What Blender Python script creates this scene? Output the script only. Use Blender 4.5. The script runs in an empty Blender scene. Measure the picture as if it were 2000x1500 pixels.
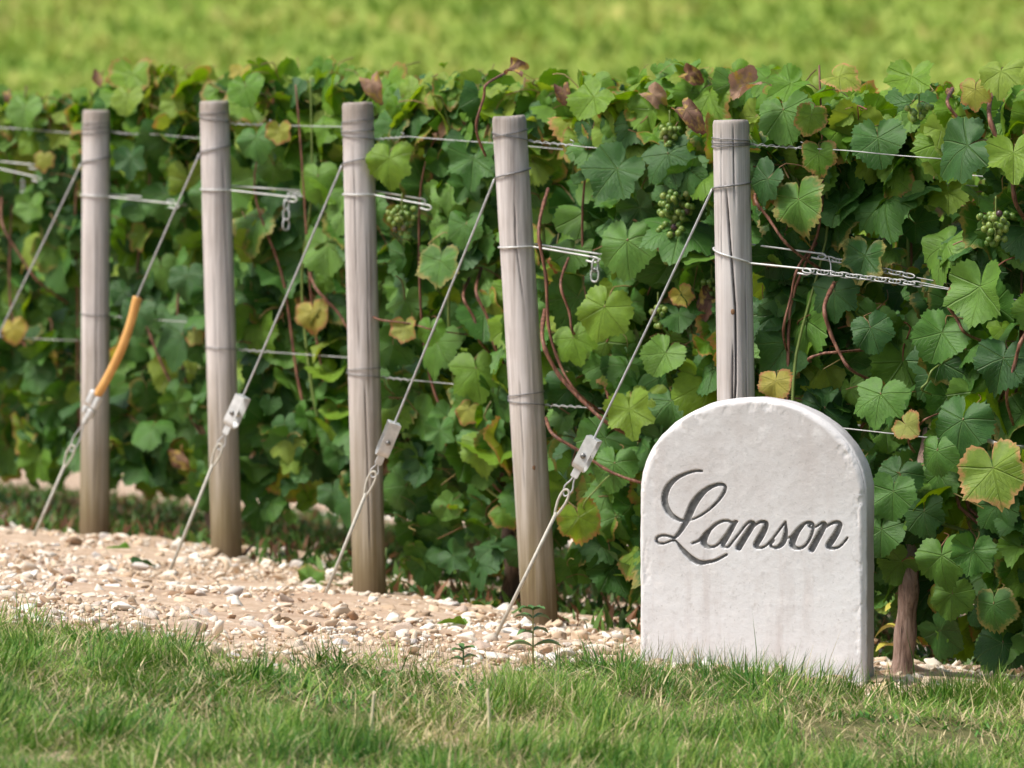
import bpy, math, random
import numpy as np
from mathutils import Vector, Matrix

random.seed(7)
rng = np.random.default_rng(11)
scene = bpy.context.scene
COL = scene.collection
R = math.radians

# ------------------------------------------------------------------ camera, sky, sun, exposure
F = 14240.0                      # focal length in photo pixels (photo is 2000 x 1500)
CAM_Z = 1.118
PITCH = math.atan(450.0 / F)
cam_d = bpy.data.cameras.new('camera')
cam = bpy.data.objects.new('camera', cam_d)
COL.objects.link(cam)
cam.location = (0, 0, CAM_Z)
cam.rotation_euler = (math.pi / 2 - PITCH, 0, 0)
cam_d.sensor_width = 36.0
cam_d.lens = F / 2000.0 * 36.0
cam_d.clip_start = 0.1
cam_d.clip_end = 3000
cam_d.dof.use_dof = True
cam_d.dof.focus_distance = 15.5
cam_d.dof.aperture_fstop = 7.6
scene.camera = cam

SUN_EL, SUN_AZ = R(58), R(246)   # azimuth clockwise from +Y: behind the camera, to its left
world = bpy.data.worlds.new('World')
scene.world = world
world.use_nodes = True
wn = world.node_tree
sky = wn.nodes.new('ShaderNodeTexSky')
sky.sky_type = 'NISHITA'
sky.sun_disc = False
sky.sun_elevation = SUN_EL
sky.sun_rotation = SUN_AZ
sky.dust_density = 4.0
sky.air_density = 1.0
sky.ozone_density = 1.0
wn.links.new(sky.outputs[0], wn.nodes['Background'].inputs[0])
wn.nodes['Background'].inputs[1].default_value = 0.14
sun_d = bpy.data.lights.new('sun', 'SUN')
sun = bpy.data.objects.new('sun', sun_d)
COL.objects.link(sun)
sun_d.energy = 2.9
sun_d.angle = R(14)
sun_d.color = (1.0, 0.965, 0.91)
sdir = Vector((math.sin(SUN_AZ) * math.cos(SUN_EL), math.cos(SUN_AZ) * math.cos(SUN_EL), math.sin(SUN_EL)))
sun.rotation_euler = sdir.to_track_quat('Z', 'Y').to_euler()
scene.view_settings.view_transform = 'Standard'
scene.view_settings.look = 'None'
scene.view_settings.gamma = 1
scene.view_settings.use_curve_mapping = False
scene.view_settings.exposure = 0.3
scene.cycles.use_denoising = True
scene.cycles.max_bounces = 5
scene.cycles.use_adaptive_sampling = True
scene.cycles.adaptive_threshold = 0.025
scene.cycles.adaptive_min_samples = 16
scene.cycles.transparent_max_bounces = 4

# ------------------------------------------------------------------ helpers
def V(*a): return np.array(a, dtype=float)
CAMP = V(0, 0, CAM_Z)
FW = V(0, math.cos(PITCH), -math.sin(PITCH)); UP = V(0, math.sin(PITCH), math.cos(PITCH)); RT = V(1, 0, 0)
def ray(u, v): return FW * F + RT * (u - 1000.0) - UP * (v - 750.0)
def at_depth(u, v, y):
    d = ray(u, v); return CAMP + d * (y / d[1])
TH = R(20)
RD = V(math.cos(TH), -math.sin(TH), 0)        # direction the vine rows run in
RN = V(-math.sin(TH), -math.cos(TH), 0)       # across the rows, towards the photographer
def sstep(a, b, x):
    t = np.clip((x - a) / (b - a), 0, 1); return t * t * (3 - 2 * t)
def gauss(x, y, cx, cy, s): return np.exp(-((x - cx) ** 2 + (y - cy) ** 2) / (2 * s * s))
def G(x, y):
    """height of the ground"""
    x = np.asarray(x, float); y = np.asarray(y, float)
    xs = 8 * np.tanh((x - 0.5) / 8)
    z = -0.0795 * xs - 0.0285 * (np.clip(y, 15.3, 30) - 16)
    z = z - 0.038 * np.clip(15.3 - y, 0, 12)
    z = z + 0.042 * gauss(x, y, -1.0, 20.1, 0.8) + 0.03 * gauss(x, y, -0.43, 17.4, 0.3)
    z = z - 2.6 * sstep(28, 66, y) * 0.9
    yy = np.maximum(y - 62, 0)
    z = z + 0.125 * (np.sqrt(yy * yy + 64) - 8) * (1 - 0.45 * sstep(250, 600, y))
    return z
def on_ground(u, v):
    d = ray(u, v); d = d / d[1]
    t = 15.0
    for _ in range(60):
        p = CAMP + d * t
        e = p[2] - float(G(p[0], p[1]))
        t += e / max(0.02, -d[2] - 0.02) * 0.7
        t = min(max(t, 8), 60)
    p = CAMP + d * t
    return p
def project(P):
    P = np.atleast_2d(P) - CAMP
    w = P @ FW
    return 1000 + F * (P @ RT) / w, 750 - F * (P @ UP) / w, w

def vnoise(x, y, seed=0):
    """smooth value noise in [0,1]"""
    x = np.asarray(x, float); y = np.asarray(y, float)
    xi = np.floor(x).astype(np.int64); yi = np.floor(y).astype(np.int64)
    fx = x - xi; fy = y - yi
    fx = fx * fx * (3 - 2 * fx); fy = fy * fy * (3 - 2 * fy)
    def h(a, b):
        n = (a * 374761393 + b * 668265263 + seed * 1442695041) & 0x7fffffff
        n = ((n ^ (n >> 13)) * 1274126177) & 0x7fffffff
        n = (n ^ (n >> 16)) & 0xffff
        return n / 65535.0
    return (h(xi, yi) * (1 - fx) + h(xi + 1, yi) * fx) * (1 - fy) + (h(xi, yi + 1) * (1 - fx) + h(xi + 1, yi + 1) * fx) * fy
def fbm(x, y, seed=0, o=4):
    t = 0; a = 0.5; s = 0
    for k in range(o):
        t = t + a * vnoise(x * 2 ** k, y * 2 ** k, seed + k); s += a; a *= 0.5
    return t / s

def mesh_from(name, verts, faces, mats=(), smooth=True, midx=None):
    me = bpy.data.meshes.new(name)
    verts = np.asarray(verts, np.float32).reshape(-1, 3)
    if isinstance(faces, np.ndarray):
        n, k = faces.shape
        me.vertices.add(len(verts)); me.vertices.foreach_set('co', verts.ravel())
        me.loops.add(n * k); me.loops.foreach_set('vertex_index', faces.astype(np.int32).ravel())
        me.polygons.add(n)
        me.polygons.foreach_set('loop_start', np.arange(0, n * k, k, dtype=np.int32))
        me.update(calc_edges=True)
        me.validate()
    else:
        me.from_pydata([tuple(map(float, v)) for v in verts], [], [tuple(int(i) for i in f) for f in faces])
    for m in mats: me.materials.append(m)
    if smooth: me.polygons.foreach_set('use_smooth', np.ones(len(me.polygons), bool))
    if midx is not None: me.polygons.foreach_set('material_index', np.asarray(midx, np.int32))
    me.update()
    return me
def obj(name, me, parent=None, loc=None):
    o = bpy.data.objects.new(name, me)
    COL.objects.link(o)
    if parent is not None: o.parent = parent
    if loc is not None: o.location = tuple(float(c) for c in loc)
    return o
def tag(o, label=None, cat=None, group=None, kind=None):
    if label: o['label'] = label
    if cat: o['category'] = cat
    if group: o['group'] = group
    if kind: o['kind'] = kind
    return o
def thing(name, label, cat, loc, group=None):
    o = obj(name, None, None, loc)
    o.empty_display_size = 0.05
    return tag(o, label, cat, group)

def catmull(pts, per=8, closed=False):
    pts = np.asarray(pts, float); n = len(pts)
    if n < 3 and not closed:
        return np.array([pts[0] + (pts[-1] - pts[0]) * t for t in np.linspace(0, 1, per + 1)])
    out = []
    rngk = range(n) if closed else range(n - 1)
    for i in rngk:
        if closed: p0, p1, p2, p3 = pts[i - 1], pts[i], pts[(i + 1) % n], pts[(i + 2) % n]
        else: p0, p1, p2, p3 = pts[max(i - 1, 0)], pts[i], pts[i + 1], pts[min(i + 2, n - 1)]
        for t in np.linspace(0, 1, per, endpoint=False):
            out.append(0.5 * (2 * p1 + (p2 - p0) * t + (2 * p0 - 5 * p1 + 4 * p2 - p3) * t * t + (3 * p1 - p0 - 3 * p2 + p3) * t ** 3))
    if not closed: out.append(pts[-1])
    return np.array(out)
def tube(pts, r, n=8, closed=False, cap=True):
    """verts, faces of a round tube along pts; r a number or one radius per point"""
    pts = np.asarray(pts, float); m = len(pts)
    rr = np.full(m, r) if np.isscalar(r) else np.asarray(r, float)
    if closed: T = np.roll(pts, -1, 0) - np.roll(pts, 1, 0)
    else: T = np.gradient(pts, axis=0)
    T = T / (np.linalg.norm(T, axis=1, keepdims=True) + 1e-12)
    a = V(0, 0, 1) if abs(T[0][2]) < 0.9 else V(1, 0, 0)
    N = np.cross(T[0], a); N /= np.linalg.norm(N)
    vs = []
    for i in range(m):
        N = N - T[i] * (N @ T[i]); N /= (np.linalg.norm(N) + 1e-12)
        B = np.cross(T[i], N)
        for k in range(n):
            an = 2 * math.pi * k / n
            vs.append(pts[i] + rr[i] * (math.cos(an) * N + math.sin(an) * B))
    fs = []
    for i in range(m if closed else m - 1):
        j = (i + 1) % m
        for k in range(n):
            fs.append((i * n + k, i * n + (k + 1) % n, j * n + (k + 1) % n, j * n + k))
    if cap and not closed:
        fs.append(tuple(range(n - 1, -1, -1))); fs.append(tuple((m - 1) * n + k for k in range(n)))
    return np.array(vs), fs
class MB:
    """collects shapes into one mesh"""
    def __init__(s): s.v = []; s.f = []; s.n = 0
    def add(s, vs, fs):
        s.v.append(np.asarray(vs, float)); s.f += [tuple(i + s.n for i in f) for f in fs]; s.n += len(vs); return s
    def build(s, name, mat, parent, origin, smooth=True):
        vs = np.concatenate(s.v) - np.asarray(origin, float)
        return obj(name, mesh_from(name, vs, s.f, [mat], smooth), parent)
def box_vf(c, ax, ay, az, bev=0.0):
    """box about c with half-axes ax, ay, az, lightly chamfered across its ax/ay outline"""
    c, ax, ay, az = map(lambda q: np.asarray(q, float), (c, ax, ay, az))
    b = bev
    out = [(-1 + b, -1), (1 - b, -1), (1, -1 + b), (1, 1 - b), (1 - b, 1), (-1 + b, 1), (-1, 1 - b), (-1, -1 + b)]
    vs = []
    for sz, sc in ((-1, 1 - b * .6), (-1 + b, 1), (1 - b, 1), (1, 1 - b * .6)):
        for x, y in out: vs.append(c + ax * x * sc + ay * y * sc + az * sz)
    fs = [tuple(range(7, -1, -1)), tuple(range(24, 32))]
    for l in range(3):
        for k in range(8): fs.append((l * 8 + k, l * 8 + (k + 1) % 8, l * 8 + 8 + (k + 1) % 8, l * 8 + 8 + k))
    return np.array(vs), fs

# ------------------------------------------------------------------ materials
class NT:
    def __init__(s, name):
        s.m = bpy.data.materials.new(name); s.m.use_nodes = True
        s.t = s.m.node_tree; s.b = s.t.nodes['Principled BSDF']; s.out = s.t.nodes['Material Output']
    def n(s, typ, **kw):
        nd = s.t.nodes.new(typ)
        for k, v in kw.items():
            if k.startswith('i_'):
                key = k[2:]; key = int(key) if key.isdigit() else key.replace('_', ' ')
                inp = nd.inputs[key]
                if hasattr(v, 'is_output') or isinstance(v, bpy.types.NodeSocket): s.t.links.new(v, inp)
                else: inp.default_value = v
            else: setattr(nd, k, v)
        return nd
    def link(s, a, b): s.t.links.new(a, b)
    def math(s, op, a, b=0.0, c=0.0, clamp=False):
        nd = s.n('ShaderNodeMath', operation=op); nd.use_clamp = clamp
        for i, q in enumerate((a, b, c)):
            if isinstance(q, bpy.types.NodeSocket): s.link(q, nd.inputs[i])
            else: nd.inputs[i].default_value = q
        return nd.outputs[0]
    def ramp(s, fac, stops, interp='LINEAR'):
        nd = s.n('ShaderNodeValToRGB'); cr = nd.color_ramp; cr.interpolation = interp
        while len(cr.elements) < len(stops): cr.elements.new(0.5)
        for e, (p, c) in zip(cr.elements, stops):
            e.position = p; e.color = (*c, 1) if len(c) == 3 else c
        if fac is not None: s.link(fac, nd.inputs[0])
        return nd.outputs[0]
    def mix(s, fac, a, b, blend='MIX'):
        nd = s.n('ShaderNodeMix', data_type='RGBA', blend_type=blend)
        for i, q in ((0, fac), (6, a), (7, b)):
            if isinstance(q, bpy.types.NodeSocket): s.link(q, nd.inputs[i])
            else: nd.inputs[i].default_value = q if i == 0 else ((*q, 1) if len(q) == 3 else q)
        return nd.outputs[2]
    def noise(s, vec, scale, detail=4, rough=0.55, dist=0.0):
        nd = s.n('ShaderNodeTexNoise'); nd.inputs['Scale'].default_value = scale
        nd.inputs['Detail'].default_value = detail; nd.inputs['Roughness'].default_value = rough
        nd.inputs['Distortion'].default_value = dist
        if vec is not None: s.link(vec, nd.inputs['Vector'])
        return nd.outputs[0]
    def objco(s, sc=(1, 1, 1), off=True):
        tc = s.n('ShaderNodeTexCoord'); mp = s.n('ShaderNodeMapping')
        s.link(tc.outputs['Object'], mp.inputs[0]); mp.inputs['Scale'].default_value = sc
        if off:
            oi = s.n('ShaderNodeObjectInfo')
            v = s.n('ShaderNodeVectorMath', operation='SCALE'); v.inputs[0].default_value = (17.3, 9.1, 5.7)
            s.link(oi.outputs['Random'], v.inputs['Scale']); s.link(v.outputs[0], mp.inputs['Location'])
        return mp.outputs[0]
    def bump(s, h, strength=0.3, dist=0.01):
        nd = s.n('ShaderNodeBump'); nd.inputs['Strength'].default_value = strength; nd.inputs['Distance'].default_value = dist
        s.link(h, nd.inputs['Height']); s.link(nd.outputs[0], s.b.inputs['Normal'])
    def base(s, c, rough=0.6, spec=0.4, metal=0.0):
        if isinstance(c, bpy.types.NodeSocket): s.link(c, s.b.inputs['Base Color'])
        else: s.b.inputs['Base Color'].default_value = (*c, 1)
        if isinstance(rough, bpy.types.NodeSocket): s.link(rough, s.b.inputs['Roughness'])
        else: s.b.inputs['Roughness'].default_value = rough
        s.b.inputs['Specular IOR Level'].default_value = spec
        s.b.inputs['Metallic'].default_value = metal
        return s.m

def leaf_material(name, stops, edge_col, edge_amt, transl=0.28, rough=0.46, spot=None, spec=.35):
    k = NT(name)
    oi = k.n('ShaderNodeObjectInfo'); at = k.n('ShaderNodeAttribute', attribute_name='rnd')
    rnd = k.math('FRACT', k.math('ADD', oi.outputs['Random'], at.outputs['Fac']))
    rnd2 = k.math('FRACT', k.math('MULTIPLY', rnd, 17.37))
    col = k.ramp(rnd, stops)
    uv = k.n('ShaderNodeUVMap'); uv.uv_map = 'leaf'
    sx = k.n('ShaderNodeSeparateXYZ'); k.link(uv.outputs[0], sx.inputs[0])
    x, y = sx.outputs[0], sx.outputs[1]
    # mottling
    cmb = k.n('ShaderNodeCombineXYZ'); k.link(x, cmb.inputs[0]); k.link(y, cmb.inputs[1])
    k.link(k.math('MULTIPLY', rnd, 37.0), cmb.inputs[2])
    nz = k.noise(cmb.outputs[0], 4.5, 6, 0.72)
    hs = k.n('ShaderNodeHueSaturation'); k.link(col, hs.inputs['Color'])
    k.link(k.math('MULTIPLY_ADD', nz, 0.9, 0.55), hs.inputs['Value'])
    hs.inputs['Saturation'].default_value = 1.0
    col = hs.outputs[0]
    # yellowing or browning towards the leaf margin
    ed = k.n('ShaderNodeAttribute', attribute_name='edge')
    e = k.math('ADD', ed.outputs['Fac'], k.math('MULTIPLY_ADD', nz, 0.9, -0.45))
    e = k.math('MULTIPLY', k.math('MULTIPLY_ADD', e, 5.0, -4.0, clamp=True), k.math('LESS_THAN', rnd2, edge_amt), clamp=True)
    col = k.mix(e, col, edge_col)
    if spot:
        s2 = k.noise(cmb.outputs[0], 2.2, 3, 0.6)
        col = k.mix(k.math('MULTIPLY_ADD', s2, 9.0, -4.6, clamp=True), col, spot)
    # veins
    vm = None
    for a in (0, 52, -52, 106, -106):
        c, s_ = math.cos(R(90 - a)), math.sin(R(90 - a))
        perp = k.math('ABSOLUTE', k.math('SUBTRACT', k.math('MULTIPLY', x, s_), k.math('MULTIPLY', y, c)))
        al = k.math('ADD', k.math('MULTIPLY', x, c), k.math('MULTIPLY', y, s_))
        q = k.math('MULTIPLY', k.math('SUBTRACT', 1.0, k.math('MULTIPLY', perp, 38.0), clamp=True), k.math('GREATER_THAN', al, 0.0))
        vm = q if vm is None else k.math('MAXIMUM', vm, q)
        # side veins leave the main vein in a herring-bone
        if a in (0, 52, -52):
            h = k.math('SUBTRACT', al, k.math('MULTIPLY', perp, 1.15))
            w = k.math('ABSOLUTE', k.math('SUBTRACT', k.math('FRACT', k.math('MULTIPLY', h, 6.0)), 0.5))
            sv = k.math('SUBTRACT', 1.0, k.math('MULTIPLY', w, 9.0), clamp=True)
            near = k.math('MULTIPLY', k.math('LESS_THAN', perp, 0.3), k.math('GREATER_THAN', h, 0.05))
            vm = k.math('MAXIMUM', vm, k.math('MULTIPLY', k.math('MULTIPLY', sv, near), 0.28))
    col = k.mix(k.math('MULTIPLY', vm, 0.17), col, (0.26, 0.34, 0.11))
    k.base(col, rough, spec)
    k.link(k.math('MULTIPLY_ADD', nz, 0.25, rough - 0.1), k.b.inputs['Roughness'])
    h = k.math('SUBTRACT', k.math('MULTIPLY', nz, 0.6), k.math('MULTIPLY', vm, 0.8))
    k.bump(h, 0.6, 0.006)
    tr = k.n('ShaderNodeBsdfTranslucent')
    hs2 = k.n('ShaderNodeHueSaturation'); k.link(col, hs2.inputs['Color'])
    hs2.inputs['Hue'].default_value = 0.478; hs2.inputs['Saturation'].default_value = 1.1; hs2.inputs['Value'].default_value = 1.7
    k.link(hs2.outputs[0], tr.inputs['Color'])
    mx = k.n('ShaderNodeMixShader'); mx.inputs[0].default_value = transl
    k.link(k.b.outputs[0], mx.inputs[1]); k.link(tr.outputs[0], mx.inputs[2]); k.link(mx.outputs[0], k.out.inputs[0])
    return k.m
M = {}
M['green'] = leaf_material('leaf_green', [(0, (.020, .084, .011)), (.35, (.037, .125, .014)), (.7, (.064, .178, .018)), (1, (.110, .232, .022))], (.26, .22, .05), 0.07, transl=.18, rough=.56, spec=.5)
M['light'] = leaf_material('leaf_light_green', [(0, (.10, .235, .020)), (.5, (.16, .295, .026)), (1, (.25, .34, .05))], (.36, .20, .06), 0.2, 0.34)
M['yellow'] = leaf_material('leaf_yellow', [(0, (.30, .33, .05)), (.5, (.42, .36, .06)), (1, (.26, .31, .07))], (.40, .18, .07), 0.8, 0.34, 0.5)
M['turning'] = leaf_material('leaf_turning', [(0, (.15, .26, .03)), (.5, (.22, .31, .035)), (1, (.30, .34, .045))], (.50, .27, .10), 1.1, 0.3, 0.5)
M['brown'] = leaf_material('leaf_withered', [(0, (.16, .075, .04)), (.5, (.36, .23, .15)), (1, (.10, .045, .03))], (.17, .07, .04), 0.8, 0.2, 0.6, spot=(.42, .30, .07))

k = NT('petiole'); oi = k.n('ShaderNodeObjectInfo')
M['petiole'] = k.base(k.ramp(oi.outputs['Random'], [(0, (.20, .10, .05)), (.5, (.24, .20, .06)), (1, (.26, .09, .06))]), 0.5)
k = NT('cane_bark'); co = k.objco((40, 40, 6)); nz = k.noise(co, 3, 4)
M['cane'] = k.base(k.ramp(nz, [(.3, (.055, .024, .016)), (.5, (.17, .070, .042)), (.7, (.30, .15, .09))]), 0.55); k.bump(nz, .4, .002)
k = NT('trunk_bark'); co = k.objco((30, 30, 5)); nz = k.noise(co, 2.4, 6, .65, .6)
M['trunk'] = k.base(k.ramp(nz, [(.25, (.025, .018, .013)), (.5, (.10, .065, .045)), (.7, (.24, .16, .11)), (.85, (.42, .30, .22))]), 0.85); k.bump(nz, 1.0, .008)
k = NT('peeling_bark'); co = k.objco((34, 34, 7)); nz = k.noise(co, 2.0, 6, .65, .8)
M['peel'] = k.base(k.ramp(nz, [(.3, (.07, .045, .035)), (.45, (.27, .18, .14)), (.65, (.46, .33, .27)), (.8, (.58, .46, .40))]), .85); k.bump(nz, 1.0, .006)
k = NT('green_shoot'); M['shoot'] = k.base((.16, .22, .05), 0.5)

def wood_material():
    k = NT('weathered_wood')
    co = k.objco((1, 1, 1)); st = k.objco((46, 46, 2.1)); st2 = k.objco((130, 130, 3.0))
    g1 = k.noise(st, 1.0, 5, .6, .25); g2 = k.noise(st2, 1.0, 3, .6); big = k.noise(co, 7, 3)
    g = k.math('ADD', k.math('MULTIPLY', g1, .62), k.math('MULTIPLY', g2, .38))
    col = k.ramp(g, [(.28, (.18, .15, .13)), (.40, (.42, .385, .36)), (.52, (.57, .535, .51)), (.72, (.70, .67, .645))])
    col = k.mix(k.math('MULTIPLY_ADD', big, 1.2, -.55, clamp=True), col, (.62, .56, .50), 'MULTIPLY')
    tc = k.n('ShaderNodeTexCoord'); sp = k.n('ShaderNodeSeparateXYZ'); k.link(tc.outputs['Object'], sp.inputs[0])
    z = sp.outputs[2]
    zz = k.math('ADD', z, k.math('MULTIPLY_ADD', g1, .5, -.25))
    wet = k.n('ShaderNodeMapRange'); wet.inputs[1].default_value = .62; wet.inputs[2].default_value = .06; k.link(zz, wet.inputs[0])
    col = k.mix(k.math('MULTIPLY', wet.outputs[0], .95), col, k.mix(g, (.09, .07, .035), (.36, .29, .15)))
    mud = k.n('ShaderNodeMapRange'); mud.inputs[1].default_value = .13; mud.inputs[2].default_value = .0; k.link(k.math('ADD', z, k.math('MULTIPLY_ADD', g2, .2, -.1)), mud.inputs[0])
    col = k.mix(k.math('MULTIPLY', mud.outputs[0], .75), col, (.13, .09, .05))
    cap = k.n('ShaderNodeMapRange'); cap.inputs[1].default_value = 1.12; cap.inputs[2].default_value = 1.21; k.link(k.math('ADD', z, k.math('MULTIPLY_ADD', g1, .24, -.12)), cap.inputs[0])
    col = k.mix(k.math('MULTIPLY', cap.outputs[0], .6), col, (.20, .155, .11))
    ck = k.n('ShaderNodeAttribute', attribute_name='crack')
    col = k.mix(ck.outputs['Fac'], col, (.035, .025, .02))
    k.base(col, .85, .2); k.bump(g, .55, .004)
    return k.m
M['wood'] = wood_material()
k = NT('wood_knot'); M['knot'] = k.base((.22, .12, .06), .8)

def metal_material(name, lo, hi, rough, metal):
    k = NT(name); co = k.objco((60, 60, 60)); nz = k.noise(co, 1.0, 4)
    m = k.base(k.ramp(nz, [(.3, lo), (.7, hi)]), rough, .5, metal); k.bump(nz, .15, .001); return m
M['galv'] = metal_material('galvanised_steel', (.36, .37, .36), (.56, .57, .56), .5, .35)
M['galv_bright'] = metal_material('bright_zinc', (.50, .51, .49), (.70, .71, .69), .45, .3)
M['dark_wire'] = metal_material('dull_wire', (.13, .13, .13), (.27, .27, .27), .5, .45)
M['rod'] = metal_material('limed_steel_rod', (.42, .40, .33), (.58, .56, .48), .65, .2)
M['bolt'] = metal_material('bolt_steel', (.16, .16, .15), (.34, .33, .31), .4, .7)
k = NT('orange_hose'); co = k.objco((25, 25, 8)); nz = k.noise(co, 2, 4)
M['hose'] = k.base(k.ramp(nz, [(.3, (.58, .29, .08)), (.6, (.70, .39, .12)), (.8, (.76, .50, .22))]), .55); k.bump(nz, .3, .002)

def stone_material():
    k = NT('carved_limestone')
    tc = k.n('ShaderNodeTexCoord'); co = tc.outputs['Object']
    n1 = k.noise(co, 5.5, 5, .6, .3); n2 = k.noise(co, 60, 4, .65); n3 = k.noise(co, 17, 4, .6)
    vs = k.n('ShaderNodeMapping'); vs.inputs['Scale'].default_value = (26, 26, 3.5); k.link(co, vs.inputs[0]); n4 = k.noise(vs.outputs[0], 1, 4, .6)
    sp = k.n('ShaderNodeSeparateXYZ'); k.link(co, sp.inputs[0])
    hz = k.n('ShaderNodeMapRange'); hz.inputs[1].default_value = .16; hz.inputs[2].default_value = .5; k.link(k.math('ADD', sp.outputs[2], k.math('MULTIPLY_ADD', n1, .3, -.15)), hz.inputs[0])
    pale = (.665, .672, .670); buff = (.50, .465, .445)
    col = k.mix(k.math('MULTIPLY', hz.outputs[0], k.math('MULTIPLY_ADD', n1, 1.4, -.05, clamp=True)), pale, buff)
    col = k.mix(k.math('MULTIPLY_ADD', n4, 2.6, -1.3, clamp=True), col, (.50, .465, .445))
    col = k.mix(k.math('MULTIPLY_ADD', n3, 4.0, -2.3, clamp=True), col, (.78, .77, .755))
    col = k.mix(k.math('MULTIPLY', k.math('MULTIPLY_ADD', n2, 6.0, -3.3, clamp=True), .38), col, (.36, .345, .33))
    wr = k.n('ShaderNodeAttribute', attribute_name='worn')
    col = k.mix(k.math('MULTIPLY', wr.outputs['Fac'], .75), col, (.75, .735, .715))
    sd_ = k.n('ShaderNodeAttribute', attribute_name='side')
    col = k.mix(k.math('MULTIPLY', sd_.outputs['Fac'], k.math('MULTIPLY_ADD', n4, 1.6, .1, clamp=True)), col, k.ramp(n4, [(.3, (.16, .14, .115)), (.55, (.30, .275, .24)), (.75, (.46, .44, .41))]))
    pit = k.noise(co, 150, 3, .6); col = k.mix(k.math('MULTIPLY', k.math('MULTIPLY_ADD', pit, 9, -5.6, clamp=True), .5), col, (.28, .27, .255))
    k.base(col, .9, .15); k.bump(k.math('ADD', n2, k.math('MULTIPLY', n3, .8)), .32, .004)
    return k.m
M['stone'] = stone_material()
k = NT('stone_side'); tc = k.n('ShaderNodeTexCoord'); mp = k.n('ShaderNodeMapping'); mp.inputs['Scale'].default_value = (60, 60, 4); k.link(tc.outputs['Object'], mp.inputs[0])
nz = k.noise(mp.outputs[0], 1, 5, .6); M['stone_side'] = k.base(k.ramp(nz, [(.3, (.17, .15, .12)), (.52, (.33, .30, .26)), (.75, (.52, .50, .47))]), .9, .15); k.bump(nz, .5, .004)
k = NT('letter_paint'); co = k.objco((1, 1, 1), False); nz = k.noise(co, 90, 4, .65)
M['letter'] = k.base(k.ramp(nz, [(.3, (.12, .12, .118)), (.55, (.21, .21, .205)), (.8, (.33, .325, .315))]), .85, .2); k.bump(nz, .3, .002)

def ground_material():
    k = NT('chalk_soil_and_slope')
    tc = k.n('ShaderNodeTexCoord'); co = tc.outputs['Object']
    n1 = k.noise(co, 1.3, 5, .6); n2 = k.noise(co, 14, 6, .7); n3 = k.noise(co, 70, 4, .7)
    soil = k.ramp(k.math('ADD', k.math('MULTIPLY', n2, .6), k.math('MULTIPLY', n3, .4)), [(.3, (.30, .195, .125)), (.45, (.50, .365, .25)), (.58, (.66, .515, .375)), (.75, (.78, .67, .53))])
    soil = k.mix(k.math('MULTIPLY_ADD', n1, 3, -1.3, clamp=True), soil, (.44, .30, .205))
    g1 = k.noise(co, .55, 5, .65); g2 = k.noise(co, 2.6, 5, .7)
    grass = k.ramp(k.math('ADD', k.math('MULTIPLY', g1, .5), k.math('MULTIPLY', g2, .5)), [(.32, (.15, .25, .035)), (.48, (.25, .34, .06)), (.62, (.33, .39, .085)), (.8, (.45, .43, .13))])
    sp = k.n('ShaderNodeSeparateXYZ'); k.link(co, sp.inputs[0])
    f = k.n('ShaderNodeMapRange'); f.inputs[1].default_value = 34; f.inputs[2].default_value = 37; k.link(sp.outputs[1], f.inputs[0])
    k.base(k.mix(f.outputs[0], soil, grass), .95, .1)
    k.bump(k.math('ADD', n2, k.math('MULTIPLY', n3, .5)), .6, .02)
    return k.m
M['ground'] = ground_material()
k = NT('lawn_soil'); co = k.objco((1, 1, 1), False); nz = k.noise(co, 12, 5, .65)
M['lawn'] = k.base(k.ramp(nz, [(.3, (.06, .07, .025)), (.55, (.13, .13, .05)), (.75, (.26, .21, .10))]), .95, .1)
def attr_material(name, rough, transl, spec=.3):
    k = NT(name); at = k.n('ShaderNodeAttribute', attribute_name='col')
    k.base(at.outputs['Color'], rough, spec)
    if transl:
        tr = k.n('ShaderNodeBsdfTranslucent'); k.link(at.outputs['Color'], tr.inputs['Color'])
        mx = k.n('ShaderNodeMixShader'); mx.inputs[0].default_value = transl
        k.link(k.b.outputs[0], mx.inputs[1]); k.link(tr.outputs[0], mx.inputs[2]); k.link(mx.outputs[0], k.out.inputs[0])
    return k.m
M['grass'] = attr_material('grass_blades', .5, .25)
M['slope_grass'] = attr_material('slope_growth', .7, .25, .15)
M['gravel'] = attr_material('chalk_gravel', .95, 0, .1)
def rock_material(name, cols):
    k = NT(name); oi = k.n('ShaderNodeObjectInfo'); co = k.objco((1, 1, 1)); nz = k.noise(co, 45, 5, .65); n2 = k.noise(co, 18, 3)
    c = k.ramp(oi.outputs['Random'], cols)
    c = k.mix(k.math('MULTIPLY_ADD', n2, 3, -1.35, clamp=True), c, (.44, .32, .235))
    hs = k.n('ShaderNodeHueSaturation'); k.link(c, hs.inputs['Color']); k.link(k.math('MULTIPLY_ADD', nz, .8, .6), hs.inputs['Value'])
    k.base(hs.outputs[0], .95, .1); k.bump(nz, .5, .004); return k.m
M['rock'] = rock_material('chalk_stone', [(0, (.50, .37, .28)), (.35, (.62, .51, .41)), (.7, (.72, .64, .55)), (1, (.78, .74, .69))])
M['rock_yellow'] = rock_material('ochre_stone', [(0, (.66, .52, .25)), (1, (.70, .57, .30))])
M['rock_grey'] = rock_material('grey_stone', [(0, (.42, .41, .41)), (1, (.5, .49, .49))])
k = NT('grape_skin'); oi = k.n('ShaderNodeObjectInfo')
k.base(k.ramp(oi.outputs['Random'], [(0, (.09, .17, .025)), (.5, (.15, .24, .04)), (.9, (.22, .29, .06)), (1, (.07, .03, .04))]), .35, .5)
k.b.inputs['Subsurface Weight'].default_value = .15; k.b.inputs['Subsurface Radius'].default_value = (.004, .006, .002); M['grape'] = k.m
k = NT('dark_grape_skin'); M['grape_dark'] = k.base((.012, .014, .035), .4, .5)
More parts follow.
